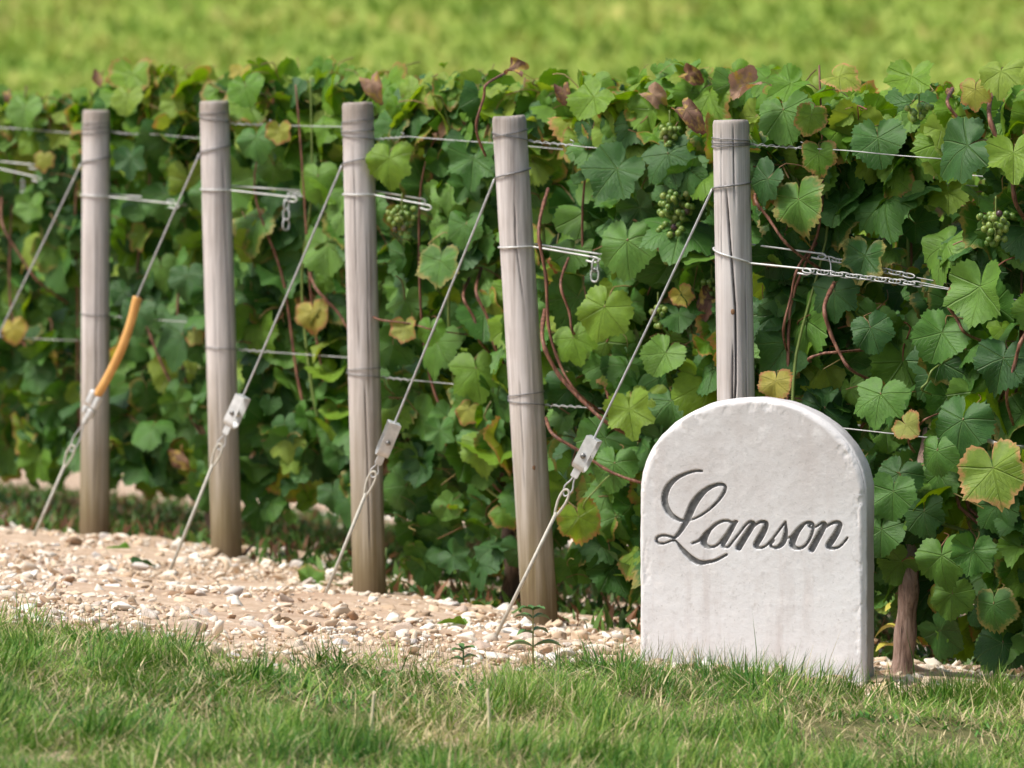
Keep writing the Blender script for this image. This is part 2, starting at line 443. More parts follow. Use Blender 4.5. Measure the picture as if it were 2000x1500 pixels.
k = NT('weed_leaf'); co = k.objco((1, 1, 1)); nz = k.noise(co, 60, 3); M['weed'] = k.base(k.ramp(nz, [(.3, (.05, .13, .03)), (.7, (.12, .23, .05))]), .5)
k = NT('weed_stem'); M['weed_stem'] = k.base((.40, .33, .12), .6)
k = NT('dry_stalk'); M['straw'] = k.base((.72, .62, .40), .8, .2)
k = NT('dead_brown_stalk'); M['dead'] = k.base((.11, .055, .032), .8, .2)

# ------------------------------------------------------------------ where the posts stand (depth from their size, 8 cm wide and 1.2 m tall)
DEP = [22.0, 20.8, 19.6, 18.4, 17.2, 16.0]
BASE_U = [-52, 185, 443, 722, 1055, 1447]
TOP_UV = [(-56, 214), (188, 213), (418, 195), (698, 198), (994, 225), (1427, 232)]
PB, PT = [], []
for i in range(6):
    b = at_depth(BASE_U[i], 1100, DEP[i]); b[2] = float(G(b[0], b[1])); PB.append(b)
    PT.append(at_depth(*TOP_UV[i], DEP[i]))
STEP = V(0.425, -1.2, 0)
def row_base(i):
    if 0 <= i <= 5: return PB[i]
    b = PB[0] + STEP * i; b = b.copy(); b[2] = float(G(b[0], b[1])); return b
def at_row(i, u, v, off=0.0):
    """the point of row i's upright plane (shifted by off towards the photographer) that shows at pixel u, v"""
    d = ray(u, v); p = row_base(i) + RN * off
    t = ((p - CAMP) @ RN) / (d @ RN)
    return CAMP + d * t
def row_point(i, s, h, off=0.0):
    p = row_base(i) + RD * s + RN * off
    return V(p[0], p[1], float(G(p[0], p[1])) + h)

# ------------------------------------------------------------------ ground
def build_ground():
    xs = np.unique(np.concatenate([np.linspace(-400, -20, 20), np.linspace(-20, -4, 17), np.linspace(-4, 4, 81), np.linspace(4, 20, 17), np.linspace(20, 400, 20)]))
    ys = np.unique(np.concatenate([np.linspace(-60, 8, 18), np.linspace(8, 30, 177), np.linspace(30, 60, 31), np.linspace(60, 200, 71), np.linspace(200, 900, 36)]))
    X, Y = np.meshgrid(xs, ys); Z = G(X, Y)
    near = sstep(9, 11, Y) * (1 - sstep(27, 30, Y))
    Z = Z + near * ((fbm(X * 3, Y * 3, 5) - .5) * .04 + (fbm(X * 11, Y * 11, 9) - .5) * .03)
    nx = len(xs); ny = len(ys)
    idx = np.arange(nx * ny).reshape(ny, nx)
    f = np.stack([idx[:-1, :-1], idx[:-1, 1:], idx[1:, 1:], idx[1:, :-1]], -1).reshape(-1, 4)
    o = obj('ground', mesh_from('ground', np.stack([X, Y, Z], -1).reshape(-1, 3), f, [M['ground']]))
    tag(o, 'pale chalky vineyard soil rising to a green slope behind', None, None, 'structure')
    return o
GROUND = build_ground()

# front edge of the bare soil: the grass starts this side of it
EDGE_PX = [(-260, 1196), (-120, 1206), (0, 1222), (150, 1225), (300, 1245), (400, 1288), (480, 1308), (560, 1318), (650, 1304), (760, 1292), (860, 1302), (930, 1322), (985, 1330), (1050, 1312), (1160, 1312), (1250, 1312), (1400, 1322), (1560, 1338), (1690, 1358), (1760, 1356), (1850, 1350), (2000, 1352), (2150, 1362), (2300, 1370)]
EDGE = np.array([on_ground(u, v)[:2] for u, v in EDGE_PX])
EDGE = EDGE[np.argsort(EDGE[:, 0])]
def edge_y(x): return np.interp(x, EDGE[:, 0], EDGE[:, 1])
def lawn_z(x, y):
    return G(x, y) + .012 + .05 * (fbm(np.asarray(x) * 2.2 + 3, np.asarray(y) * 1.3, 21) - .5)
def build_lawn():
    xs = np.unique(np.concatenate([np.linspace(-30, -3, 28), np.linspace(-3, 3, 81), np.linspace(3, 30, 28)])); fr = np.concatenate([np.linspace(0, .6, 14)[:-1], np.linspace(.6, 1, 40)])
    X = np.repeat(xs[None], len(fr), 0); ye = edge_y(xs)
    Y = -8 + (ye[None] + 8) * fr[:, None]
    Z = lawn_z(X, Y); Z[-1] -= .05
    nx = len(xs); idx = np.arange(X.size).reshape(X.shape)
    f = np.stack([idx[:-1, :-1], idx[:-1, 1:], idx[1:, 1:], idx[1:, :-1]], -1).reshape(-1, 4)
    o = obj('lawn', mesh_from('lawn', np.stack([X, Y, Z], -1).reshape(-1, 3), f, [M['lawn']]))
    tag(o, 'grass verge in front of the vines', None, None, 'structure')
build_lawn()

# ------------------------------------------------------------------ blades of grass (numpy, one mesh)
def blades(px, py, pz, length, width, lean, az, col, curl):
    n = len(px)
    ts = np.array([0, .5, 1.0]); wf = np.array([1, .85, 0.0])
    dx, dy = np.cos(az), np.sin(az); sx, sy = -dy, dx
    tw = rng.uniform(-1, 1, n)
    sx2 = sx * np.cos(tw) + dx * np.sin(tw); sy2 = sy * np.cos(tw) + dy * np.sin(tw)
    V_ = np.zeros((n, 5, 3)); C = np.zeros((n, 5, 4)); C[..., 3] = 1
    hx = np.zeros(n); hz = np.zeros(n); prev = 0; vi = 0
    for j, t in enumerate(ts):
        if j:
            a = lean + curl * (t + prev) / 2
            hx = hx + (t - prev) * length * np.sin(a); hz = hz + (t - prev) * length * np.cos(a)
        prev = t
        cx, cy, cz = px + dx * hx, py + dy * hx, pz + hz
        if j < 2:
            for s in (-1, 1):
                V_[:, vi, 0] = cx + s * sx2 * width * wf[j] * .5; V_[:, vi, 1] = cy + s * sy2 * width * wf[j] * .5; V_[:, vi, 2] = cz
                C[:, vi, :3] = col * (1.0 + .12 * (t - .3)); vi += 1
        else:
            V_[:, vi] = np.stack([cx, cy, cz], -1); C[:, vi, :3] = col * 1.1
    tri = np.array([(0, 1, 3), (0, 3, 2), (2, 3, 4)])
    f = (np.arange(n)[:, None, None] * 5 + tri[None]).reshape(-1, 3)
    return V_.reshape(-1, 3), f, C.reshape(-1, 4)
def colour_mesh(name, v, f, c, mat, smooth=True):
    me = mesh_from(name, v, f, [mat], smooth)
    a = me.color_attributes.new('col', 'FLOAT_COLOR', 'POINT'); a.data.foreach_set('color', c.astype(np.float32).ravel())
    return me
def build_grass():
    n = 420000
    x = rng.uniform(-1.9, 2.0, n); y = rng.uniform(12.5, 16.2, n)
    jit = (fbm(x * 7, y * 7, 31) - .5) * .5
    keep = y < edge_y(x) + jit * .9
    dist = edge_y(x) + jit * .5 - y
    keep &= rng.random(n) < np.clip(.25 + dist * 2.4, .08, 1)
    keep &= (np.abs(x) < .0702 * y + .12) | (rng.random(n) < .4)
    cl2 = fbm(x * 2.6 + 9, y * 1.6, 8); bare = fbm(x * 4.5 + 2, y * 3.0, 91)
    keep &= rng.random(n) < np.clip((bare - .26) * 6, .12, 1)          # thin, trodden places
    x, y = x[keep], y[keep]; cl2 = cl2[keep]; bare = bare[keep]; n = len(x)
    tuft = sstep(.50, .72, fbm(x * 8, y * 6, 3)); cl3 = fbm(x * 18, y * 14, 14)
    ln = (.026 + .036 * tuft + .022 * cl3) * rng.uniform(.6, 1.45, n)
    tall = rng.random(n) < .010; ln[tall] *= rng.uniform(1.3, 2.0, tall.sum())
    lean = np.abs(rng.normal(1.28 - .80 * tuft, .36, n)); lean[tall] *= .4
    az = 2 * np.pi * 2.2 * fbm(x * 3.2, y * 3.2, 44) + rng.normal(0, .95, n)
    curl = rng.uniform(.0, .9, n)
    w = rng.uniform(.0014, .0034, n)
    g1, g2, g3 = np.array([.042, .15, .014]), np.array([.155, .30, .032]), np.array([.36, .44, .09])
    t = np.clip(rng.normal(.46, .27, n) + (cl2 - .5) * 1.0 - .12 * tuft, 0, 1)[:, None]
    col = np.where(t < .5, g1 + (g2 - g1) * t * 2, g2 + (g3 - g2) * (t - .5) * 2)
    dry = rng.random(n) < .15 + .30 * sstep(.5, .3, bare) + .25 * sstep(.55, .75, cl2)
    straw = np.array([.66, .55, .30]) * rng.uniform(.45, 1.25, (n, 1))
    col[dry] = straw[dry]
    ln[dry] *= 1.15; lean[dry] = np.abs(rng.normal(1.1, .4, dry.sum())); az[dry] = rng.uniform(0, 6.3, dry.sum())
    z = lawn_z(x, y) - .003
    v, f, c = blades(x, y, z, ln, w, lean, az, col, curl)
    # broad little leaves low in the turf
    m = 16000
    x = rng.uniform(-1.4, 1.5, m); y = rng.uniform(12.6, 16, m); kk = (y < edge_y(x) - .03) & (fbm(x * 3, y * 2.2, 66) > .52); x, y = x[kk], y[kk]; m = len(x)
    col = np.array([.075, .19, .03]) * rng.uniform(.6, 1.6, (m, 1))
    v2, f2, c2 = blades(x, y, lawn_z(x, y), rng.uniform(.012, .028, m), rng.uniform(.005, .011, m), rng.uniform(.4, 1.2, m), rng.uniform(0, 6.3, m), col, rng.uniform(.2, 1, m))
    # wisps that stand up in front of the stone and along the soil
    q = 1100
    u = np.concatenate([rng.uniform(1255, 1690, 420), rng.uniform(0, 1250, 560), rng.uniform(1700, 2000, 120)])
    xx = (u - 1000) / F * 15.2; yy = edge_y(xx) - rng.uniform(-.12, .12, q)
    col = np.where(rng.random((q, 1)) < .6, np.array([[.12, .17, .05]]), np.array([[.36, .31, .15]])) * rng.uniform(.6, 1.2, (q, 1))
    v3, f3, c3 = blades(xx, yy, lawn_z(xx, yy) - .01, rng.uniform(.03, .085, q), rng.uniform(.0008, .0016, q), np.abs(rng.normal(.1, .3, q)), rng.uniform(0, 6.3, q), col, rng.uniform(0, .6, q))
    vv = np.concatenate([v, v2, v3]); ff = np.concatenate([f, f2 + len(v), f3 + len(v) + len(v2)]); cc = np.concatenate([c, c2, c3])
    o = obj('grass', colour_mesh('grass', vv, ff, cc, M['grass']))
    tag(o, 'short green and straw coloured grass along the verge', 'grass', None, 'stuff')
build_grass()
def build_undergrowth():
    n = 80000
    s_ = rng.uniform(-.3, 3.0, n); r_ = rng.uniform(-4.5, 4.6, n)
    b = np.array([row_base(0)[:2]]) + r_[:, None] * STEP[None, :2]
    x = b[:, 0] + RD[0] * s_; y = b[:, 1] + RD[1] * s_
    x = x + np.where(r_ < 0, -.9 * (rng.random(n) < .5), 0)
    fr = r_ - np.round(r_)                       # 0 on a row, +-.5 between two
    d = fbm(x * 3.1, y * 2.2, 171)
    keep = (rng.random(n) < sstep(.34, .56, d + .22 * (1 - np.abs(fr) * 2) - .10 + .12 * (r_ < .6))) & (s_ > .02 + .25 * rng.random(n))
    keep &= (fr < .12) | (r_ < 1.2)              # bare towards the photographer
    x, y = x[keep], y[keep]; n = len(x)
    t = np.clip(rng.normal(.4, .3, n), 0, 1)[:, None]
    col = np.array([.035, .11, .018]) * (1 - t) + np.array([.13, .23, .035]) * t
    br = rng.random(n) < .30; col[br] = np.array([.20, .10, .05]) * rng.uniform(.6, 1.4, (int(br.sum()), 1))
    v, f, c = blades(x, y, G(x, y), rng.uniform(.02, .075, n), rng.uniform(.006, .022, n), np.abs(rng.normal(.6, .4, n)), rng.uniform(0, 6.3, n), col, rng.uniform(.1, 1.1, n))
    o = obj('undergrowth', colour_mesh('undergrowth', v, f, c, M['grass']))
    tag(o, 'low green weeds and leaf litter on the soil under the vine rows', 'undergrowth', None, 'stuff')
build_undergrowth()
def build_slope_growth():
    n = 64000
    x = rng.uniform(-22, 22, n); y = rng.uniform(76, 150, n)
    rowy = np.floor(y / 1.1) * 1.1 + rng.normal(.5, .22, n)
    y = np.where(rng.random(n) < .6, rowy, y)
    a = fbm(x * .55, y * .35, 51); b = fbm(x * 1.9, y * 1.0, 61)
    t = np.clip(.5 + (a - .5) * 1.7 + (b - .5) * 1.5 + rng.normal(0, .16, n), 0, 1)[:, None]
    c1, c2, c3 = np.array([.155, .26, .035]), np.array([.29, .39, .065]), np.array([.50, .47, .14])
    col = np.where(t < .55, c1 + (c2 - c1) * t / .55, c2 + (c3 - c2) * (t - .55) / .45)
    ln = rng.uniform(.15, .42, n) * (.5 + b); w = rng.uniform(.05, .16, n)
    v, f, c = blades(x, y, G(x, y) - .02, ln, w, np.abs(rng.normal(.5, .4, n)), rng.uniform(0, 6.3, n), col, rng.uniform(.1, 1, n))
    o = obj('slope_growth', colour_mesh('slope_growth', v, f, c, M['slope_grass']))
    tag(o, 'blurred yellow green growth covering the slope behind the vines', 'growth', None, 'stuff')
build_slope_growth()

# ------------------------------------------------------------------ chalk gravel and stones
def ico(sub):
    t = (1 + 5 ** .5) / 2
    v = [(-1, t, 0), (1, t, 0), (-1, -t, 0), (1, -t, 0), (0, -1, t), (0, 1, t), (0, -1, -t), (0, 1, -t), (t, 0, -1), (t, 0, 1), (-t, 0, -1), (-t, 0, 1)]
    f = [(0, 11, 5), (0, 5, 1), (0, 1, 7), (0, 7, 10), (0, 10, 11), (1, 5, 9), (5, 11, 4), (11, 10, 2), (10, 7, 6), (7, 1, 8), (3, 9, 4), (3, 4, 2), (3, 2, 6), (3, 6, 8), (3, 8, 9), (4, 9, 5), (2, 4, 11), (6, 2, 10), (8, 6, 7), (9, 8, 1)]
    v = [np.array(q) / np.linalg.norm(q) for q in v]
    for _ in range(sub):
        mid = {}; nf = []
        def m(a, b):
            key = (min(a, b), max(a, b))
            if key not in mid:
                q = v[a] + v[b]; v.append(q / np.linalg.norm(q)); mid[key] = len(v) - 1
            return mid[key]
        for a, b, c in f:
            ab, bc, ca = m(a, b), m(b, c), m(c, a); nf += [(a, ab, ca), (b, bc, ab), (c, ca, bc), (ab, bc, ca)]
        f = nf
    return np.array(v), np.array(f)
I0, I1, I2 = ico(0), ico(1), ico(2)
def rock_shape(base, seed, rough=.25):
    r = np.random.default_rng(seed); v = base[0].copy()
    for _ in range(11):       # cut flat facets off a ball
        d = r.normal(size=3); d /= np.linalg.norm(d); lim = r.uniform(.30, .72)
        p = v @ d; v -= np.outer(np.maximum(p - lim, 0), d)
    v *= (1 + r.normal(0, rough * .25, (len(v), 1)))
    v *= np.array([r.uniform(.8, 1.35), r.uniform(.8, 1.2), r.uniform(.45, .8)])
    return v
def build_gravel():
    shapes = [(rock_shape(I0, 100 + q, .5), I0[1]) for q in range(6)] + [(rock_shape(I1, 200 + q, .35), I1[1]) for q in range(8)]
    n = 42000
    x = rng.uniform(-2.6, 2.3, n * 3); y = rng.uniform(13.6, 27, n * 3)
    k = (y > edge_y(x) - .05) & (np.abs(x) < .0702 * y + .5) & (rng.random(n * 3) < np.where(y < 20, 1, .55)); x, y = x[k][:n], y[k][:n]; n = len(x)
    cl = fbm(x * 2.5, y * 1.5, 77)
    sz = np.clip(rng.lognormal(-5.02, .62, n) * (.65 + .7 * cl), .003, .028)
    tone = np.clip(rng.normal(.60, .30, n) + (cl - .5) * .5, 0, 1)
    which = np.where(sz < .0135, rng.integers(0, 6, n), rng.integers(6, 14, n))
    a = rng.uniform(0, 6.28, n); t1 = rng.normal(0, .5, n); t2 = rng.normal(0, .5, n); zz = G(x, y) + sz * .25
    c0, c1, c2 = np.array([.34, .22, .135]), np.array([.70, .55, .385]), np.array([.88, .83, .72])
    vs, fs, cs = [], [], []; off = 0
    for w in range(14):
        sv, sf = shapes[w]; m = which == w; q = sv[None] * sz[m][:, None, None]
        X = q[..., 0]; Y = q[..., 1] * np.cos(t1[m])[:, None] - q[..., 2] * np.sin(t1[m])[:, None]; Z = q[..., 1] * np.sin(t1[m])[:, None] + q[..., 2] * np.cos(t1[m])[:, None]
        ca, sa = np.cos(a[m])[:, None], np.sin(a[m])[:, None]
        P = np.stack([X * ca - Y * sa + x[m][:, None], X * sa + Y * ca + y[m][:, None], Z + X * t2[m][:, None] * .4 + zz[m][:, None]], -1)
        nm = int(m.sum()); nv = len(sv)
        vs.append(P.reshape(-1, 3)); fs.append((sf[None] + (np.arange(nm) * nv)[:, None, None]).reshape(-1, 3) + off); off += nm * nv
        t = tone[m][:, None]; c = np.where(t < .5, c0 + (c1 - c0) * t * 2, c1 + (c2 - c1) * (t - .5) * 2) * rng.uniform(.85, 1.1, (nm, 1))
        cc = np.ones((nm, nv, 4)); cc[..., :3] = c[:, None]; cs.append(cc.reshape(-1, 4))
    o = obj('gravel', colour_mesh('gravel', np.concatenate(vs), np.concatenate(fs), np.concatenate(cs), M['gravel'], False))
    tag(o, 'small chalk rubble strewn over the bare soil between lawn and vines', 'gravel', None, 'stuff')
build_gravel()
def build_stones():
    meshes = [mesh_from('stone', rock_shape(I1 if q < 5 else I2, 300 + q, .18), (I1 if q < 5 else I2)[1], [M['rock']], False) for q in range(9)]
    n = 0
    while n < 270:
        u, v = rng.uniform(-60, 2060), rng.uniform(925, 1330)
        p = on_ground(u, v)
        if p[1] < edge_y(p[0]) + .02 or p[1] > 25: continue
        s = float(np.clip(rng.lognormal(-3.95, .36), .013, .036))
        o = obj('stone', meshes[rng.integers(0, 9)], GROUND, (p[0], p[1], p[2] + s * .18))
        o.scale = (s, s, s * rng.uniform(.7, 1)); o.rotation_euler = (rng.normal(0, .25), rng.normal(0, .25), rng.uniform(0, 6.3)); n += 1
build_stones()

# ------------------------------------------------------------------ posts
RAD = .0405
POST_LABEL = ['weathered wooden vine post just outside the left edge of the picture',
              'leftmost weathered wooden vine post, behind the orange sleeved guy wire',
              'weathered wooden vine post, second from left, with the zinc tensioner hanging before it',
              'weathered wooden vine post in the middle of the five, leaning slightly left',
              'weathered wooden vine post leaning left, nearest post left of the carved stone',
              'cracked weathered wooden vine post rising right behind the carved stone']
def post_frame(i):
    ax = PT[i] - PB[i]; L = np.linalg.norm(ax); ax = ax / L
    X = V(1, 0, 0) - ax * ax[0]; X /= np.linalg.norm(X); Y = np.cross(ax, X)
    return ax, L, X, Y
def build_post(i, cracks, square=0.0):
    ax, L, X, Y = post_frame(i)
    na, nz = 120, 90
    r_ = np.random.default_rng(40 + i)
    hs = np.concatenate([[-.12], np.linspace(0, L - .012, nz), [L - .005, L]])
    ch = np.concatenate([np.ones(nz + 1), [.975, .93]])
    an = np.linspace(0, 2 * np.pi, na, endpoint=False)
    A, H = np.meshgrid(an, hs)
    taper = 1.03 - .06 * H / L
    rr = RAD * taper * ch[:, None]
    rr = rr * (1 + .035 * (fbm(A * 1.5 + i * 7, H * 1.4, 13) - .5) * 2 + .012 * (fbm(np.cos(A) * 9 + np.sin(A) * 5 + i, H * 2.0, 17) - .5) * 2)
    rr = rr * (1 - square * .07 * np.cos(4 * (A - .7)))
    crk = np.zeros_like(A)
    for (path, wd, dp) in cracks:
        p = np.array(path); ang = np.interp(H, p[:, 0], p[:, 1]); inside = sstep(p[0, 0], p[0, 0] + .06, H) * (1 - sstep(p[-1, 0] - .06, p[-1, 0], H))
        ang = ang + .05 * (fbm(H * 14, H * 0 + i, 3) - .5)
        d = (A - ang + np.pi) % (2 * np.pi) - np.pi
        e = np.exp(-(d * RAD / wd) ** 2) * inside
        rr = rr - dp * e; crk = np.maximum(crk, e * min(1.0, .25 + dp / .012))
    # end grain unevenness and small nibbles round the head
    Hh = H.copy(); Hh[-2:] -= .006 * fbm(A[-2:] * 2.2, A[-2:] * 0 + i, 8)
    P = X[None, None] * (np.cos(A) * rr)[..., None] - Y[None, None] * (-(np.sin(A) * rr))[..., None] + ax[None, None] * Hh[..., None]
    nr = len(hs); idx = np.arange(nr * na).reshape(nr, na); nx = np.roll(idx, -1, 1)
    f = np.stack([idx[:-1], nx[:-1], nx[1:], idx[1:]], -1).reshape(-1, 4)
    verts = np.concatenate([P.reshape(-1, 3), (ax * (L - .002))[None]])
    faces = [tuple(q) for q in f] + [(int(idx[-1, q]), int(idx[-1, (q + 1) % na]), nr * na) for q in range(na)]
    me = mesh_from('vine_post', verts, faces, [M['wood']])
    at = me.attributes.new('crack', 'FLOAT', 'POINT'); at.data.foreach_set('value', np.concatenate([np.clip(crk * 1.1, 0, 1).ravel(), [0]]).astype(np.float32))
    o = obj('vine_post', me, None, PB[i])
    tag(o, POST_LABEL[i], 'post', 'wooden posts at the ends of the vine rows')
    return o
# angles: 0 = right, 90 = away, 180 = left, 270 = towards the photographer
T270 = 1.5 * math.pi
def pa(i, du):   # angle on the near side of a post at du pixels from its middle
    return T270 + math.asin(max(-.95, min(.95, du / (RAD * F / DEP[i]))))
posts = []
post_cracks = {
    5: [([(.52, pa(5, -8)), (.62, pa(5, 0)), (.78, pa(5, 2)), (.95, pa(5, -8)), (1.06, pa(5, -14))], .0016, .012), ([(.45, pa(5, -12)), (.72, pa(5, -4))], .0014, .008), ([(.85, pa(5, -25)), (1.19, pa(5, -21))], .0010, .005), ([(.98, pa(5, 5)), (1.2, pa(5, 3))], .0010, .006), ([(.5, pa(5, 20)), (.9, pa(5, 24))], .0008, .003)],
    4: [([(.75, pa(4, 8)), (.9, pa(4, -2)), (1.02, pa(4, 2))], .0012, .004), ([(.3, pa(4, -14)), (.6, pa(4, -10))], .0009, .003)],
    3: [([(.1, pa(3, 4)), (.55, pa(3, 2))], .0014, .005), ([(.6, pa(3, -8)), (1.1, pa(3, -10))], .0009, .003), ([(.5, pa(3, 10)), (.95, pa(3, 14))], .0009, .003)],
    2: [([(.45, pa(2, 20)), (1.1, pa(2, 15))], .0012, .006), ([(.2, pa(2, -6)), (.8, pa(2, -10))], .0010, .003)],
    1: [([(.1, pa(1, 2)), (.9, pa(1, 5))], .0011, .004)],
    0: [([(.3, T270), (.9, T270)], .001, .003)],
}
for i in range(6): posts.append(build_post(i, post_cracks[i], square=.25 if i in (4, 5) else .1))
# a brown knot low on the two nearest posts
def knot(i, v, du, sc):
    ax, L, X, Y = post_frame(i); h = (PT[i][2] - CAM_Z + (v - TOP_UV[i][1]) / F * -DEP[i] + CAM_Z - PB[i][2])
    a = pa(i, du); d = X * math.cos(a) + Y * math.sin(a)
    vs = I1[0].copy(); tang = np.cross(ax, d)
    q = (vs[:, :1] * tang * .006 + vs[:, 1:2] * ax * .0095 + vs[:, 2:] * d * .003) * sc + ax * h + d * (RAD * .985)
    obj('knot', mesh_from('knot', q, I1[1], [M['knot']]), posts[i])
knot(5, 608, -4, .8); knot(4, 912, 6, .8)

# ------------------------------------------------------------------ wires, guys, chains
def post_h(i, v):
    """height along post i of the pixel row v"""
    ax, L, X, Y = post_frame(i)
    z = CAM_Z + (300.0 - v) / F * DEP[i]
    return (z - PB[i][2]) / ax[2]
def ring_pts(i, a0, a1, h0, h1, rad, n=20):
    ax, L, X, Y = post_frame(i)
    out = []
    for t in np.linspace(0, 1, n):
        a = a0 + (a1 - a0) * t; h = h0 + (h1 - h0) * t
        rr = RAD * (1.03 - .06 * h / L) * 1.03 + rad
        out.append(PB[i] + ax * h + (X * math.cos(a) + Y * math.sin(a)) * rr)
    return np.array(out)
PI = math.pi
WORDS = ['a post beyond the left edge', 'the leftmost post', 'the second post from left', 'the middle post', 'the post left of the stone', 'the post behind the stone']

def wobble(P, amp, seed, per=9):
    r_ = np.random.default_rng(seed); P = np.asarray(P, float); n = len(P); t = np.linspace(0, 1, n)
    o = np.zeros_like(P)
    for q in range(3):
        o += np.outer(np.sin(t * (6 + 5 * q) + r_.uniform(0, 6)), r_.normal(size=3)) * amp / (q + 1)
    return P + o * np.sin(np.pi * t)[:, None]

def top_wire(i, laps, end_px, seed, r=.0013):
    """laps: pixel rows (left, right) of each pass over the near side of the post; then the twisted tail and the strand along the row"""
    w = thing('trellis_wire', 'thin upper wire wound round the head of ' + WORDS[i], 'wire', PB[i], 'upper trellis wires')
    pts = []
    for (vl, vr) in laps:
        pts.append(ring_pts(i, PI, 2 * PI, post_h(i, vl), post_h(i, vr), r, 16))
        pts.append(ring_pts(i, 2 * PI, 3 * PI, post_h(i, vr), post_h(i, vl) - .004, r, 12)[1:-1])
    P = np.concatenate(pts[:-1])
    MB().add(*tube(P, r, 6)).build('post_winding', M['dark_wire'], w, PB[i])
    a = P[-1]; b = at_row(i, *end_px, .07)
    L = np.linalg.norm(b - a); far = a + (b - a) / L * (L + 3.0); far[2] = row_point(i, (far - PB[i]) @ RD, 0)[2] + (b[2] - row_point(i, (b - PB[i]) @ RD, 0)[2])
    seg = np.concatenate([a + (b - a) * np.linspace(0, 1, 40)[:, None], b + (far - b) * np.linspace(.02, 1, 30)[:, None] - RN * (.13 * sstep(0, .12, np.linspace(.02, 1, 30)))[:, None]])
    MB().add(*tube(wobble(seg, .002, seed), r, 6)).build('strand', M['galv'], w, PB[i])
    # the tail twisted back round the strand
    t = np.linspace(0, 1, 90); d = (b - a) / L; n1 = np.cross(d, V(0, 0, 1)); n1 /= np.linalg.norm(n1); n2 = np.cross(n1, d)
    tl = min(.13, L * .8)
    tw = a + np.outer(t * tl, d) + np.outer(np.cos(t * 34) * .0034, n1) + np.outer(np.sin(t * 34) * .0034, n2)
    tw = np.concatenate([tw, [tw[-1] + n2 * .008 + d * .006, tw[-1] + n2 * .012 - d * .006]])
    MB().add(*tube(tw, r * .9, 5)).build('twisted_tail', M['galv'], w, PB[i])
top_wire(0, [(236, 238), (246, 248)], (100, 257), 1)
top_wire(1, [(243, 240), (252, 248), (262, 258)], (330, 268), 2)
top_wire(2, [(222, 220), (226, 243)], (660, 248), 3)
top_wire(3, [(240, 232), (258, 254), (263, 274)], (798, 268), 4)
top_wire(4, [(268, 254), (256, 278)], (1150, 288), 5)
top_wire(5, [(268, 277), (279, 281), (287, 283)], (1785, 305), 6)

def low_wire(i, laps, end_px, seed, r=.0013):
    w = thing('trellis_wire', 'thin lower wire wound low round ' + WORDS[i], 'wire', PB[i], 'lower trellis wires')
    pts = []
    for (vl, vr) in laps:
        pts.append(ring_pts(i, PI, 2 * PI, post_h(i, vl), post_h(i, vr), r, 16))
        pts.append(ring_pts(i, 2 * PI, 3 * PI, post_h(i, vr), post_h(i, vl), r, 12)[1:-1])
    P = np.concatenate(pts[:-1])
    MB().add(*tube(P, r, 6)).build('post_winding', M['dark_wire'], w, PB[i])
    a = P[-1]; b = at_row(i, *end_px, .09)
    L = np.linalg.norm(b - a); far = b + (b - a) / L * 2.5
    seg = a + (far - a) * np.linspace(0, 1, 70)[:, None]; seg = seg - RN * (.15 * sstep(L, L + .25, np.linalg.norm(seg - a, axis=1)))[:, None]
    MB().add(*tube(wobble(seg, .003, seed), r, 6)).build('strand', M['galv'], w, PB[i])
    t = np.linspace(0, 1, 70); d = (b - a) / L; n1 = np.cross(d, V(0, 0, 1)); n1 /= np.linalg.norm(n1); n2 = np.cross(n1, d)
    tw = a + np.outer(t * .11, d) + np.outer(np.cos(t * 28) * .0033, n1) + np.outer(np.sin(t * 28) * .0033, n2)
    MB().add(*tube(tw, r * .9, 5)).build('twisted_tail', M['galv'], w, PB[i])
low_wire(0, [(652, 655)], (80, 662), 11)
low_wire(1, [(612, 618)], (400, 632), 12)
low_wire(2, [(676, 684)], (675, 698), 13)
low_wire(3, [(722, 718), (728, 738)], (890, 752), 14)
low_wire(4, [(772, 766), (780, 794)], (1232, 801), 15)
low_wire(5, [(815, 818)], (1795, 852), 16, .0015)

def link_mesh(L, W, r):
    t = np.linspace(0, 2 * PI, 20, endpoint=False)
    sq = lambda c: np.sign(c) * np.abs(c) ** .8
    P = np.stack([sq(np.cos(t)) * L / 2, sq(np.sin(t)) * W / 2, np.sin(2 * t) * 0], -1)
    v, f = tube(P, r, 6, closed=True)
    return mesh_from('link', v, f, [M['galv']])
LINK = link_mesh(.026, .0125, .0017)
LINK_S = link_mesh(.030, .021, .0027)
def chain(parent, origin, pts, me, pitch, name='chain'):
    ch = obj(name, None, parent)
    P = np.asarray(pts, float); seg = np.linalg.norm(np.diff(P, axis=0), axis=1); cum = np.concatenate([[0], np.cumsum(seg)])
    n = max(1, int(cum[-1] / pitch))
    for q in range(n):
        s = (q + .5) * pitch
        c = np.array([np.interp(s, cum, P[:, a]) for a in range(3)]); e = np.array([np.interp(min(s + .01, cum[-1]), cum, P[:, a]) for a in range(3)]) - np.array([np.interp(max(s - .01, 0), cum, P[:, a]) for a in range(3)])
        x = Vector(e).normalized(); zr = Vector((0, -1, 0)); y = zr.cross(x).normalized(); z = x.cross(y)
        m = Matrix((x, y, z)).transposed().to_4x4() @ Matrix.Rotation((R(35) if q % 2 else R(-50)) + random.uniform(-.2, .2), 4, 'X')
        l = obj('link', me, ch); l.matrix_local = Matrix.Translation(Vector(c - np.asarray(origin))) @ m
    return ch
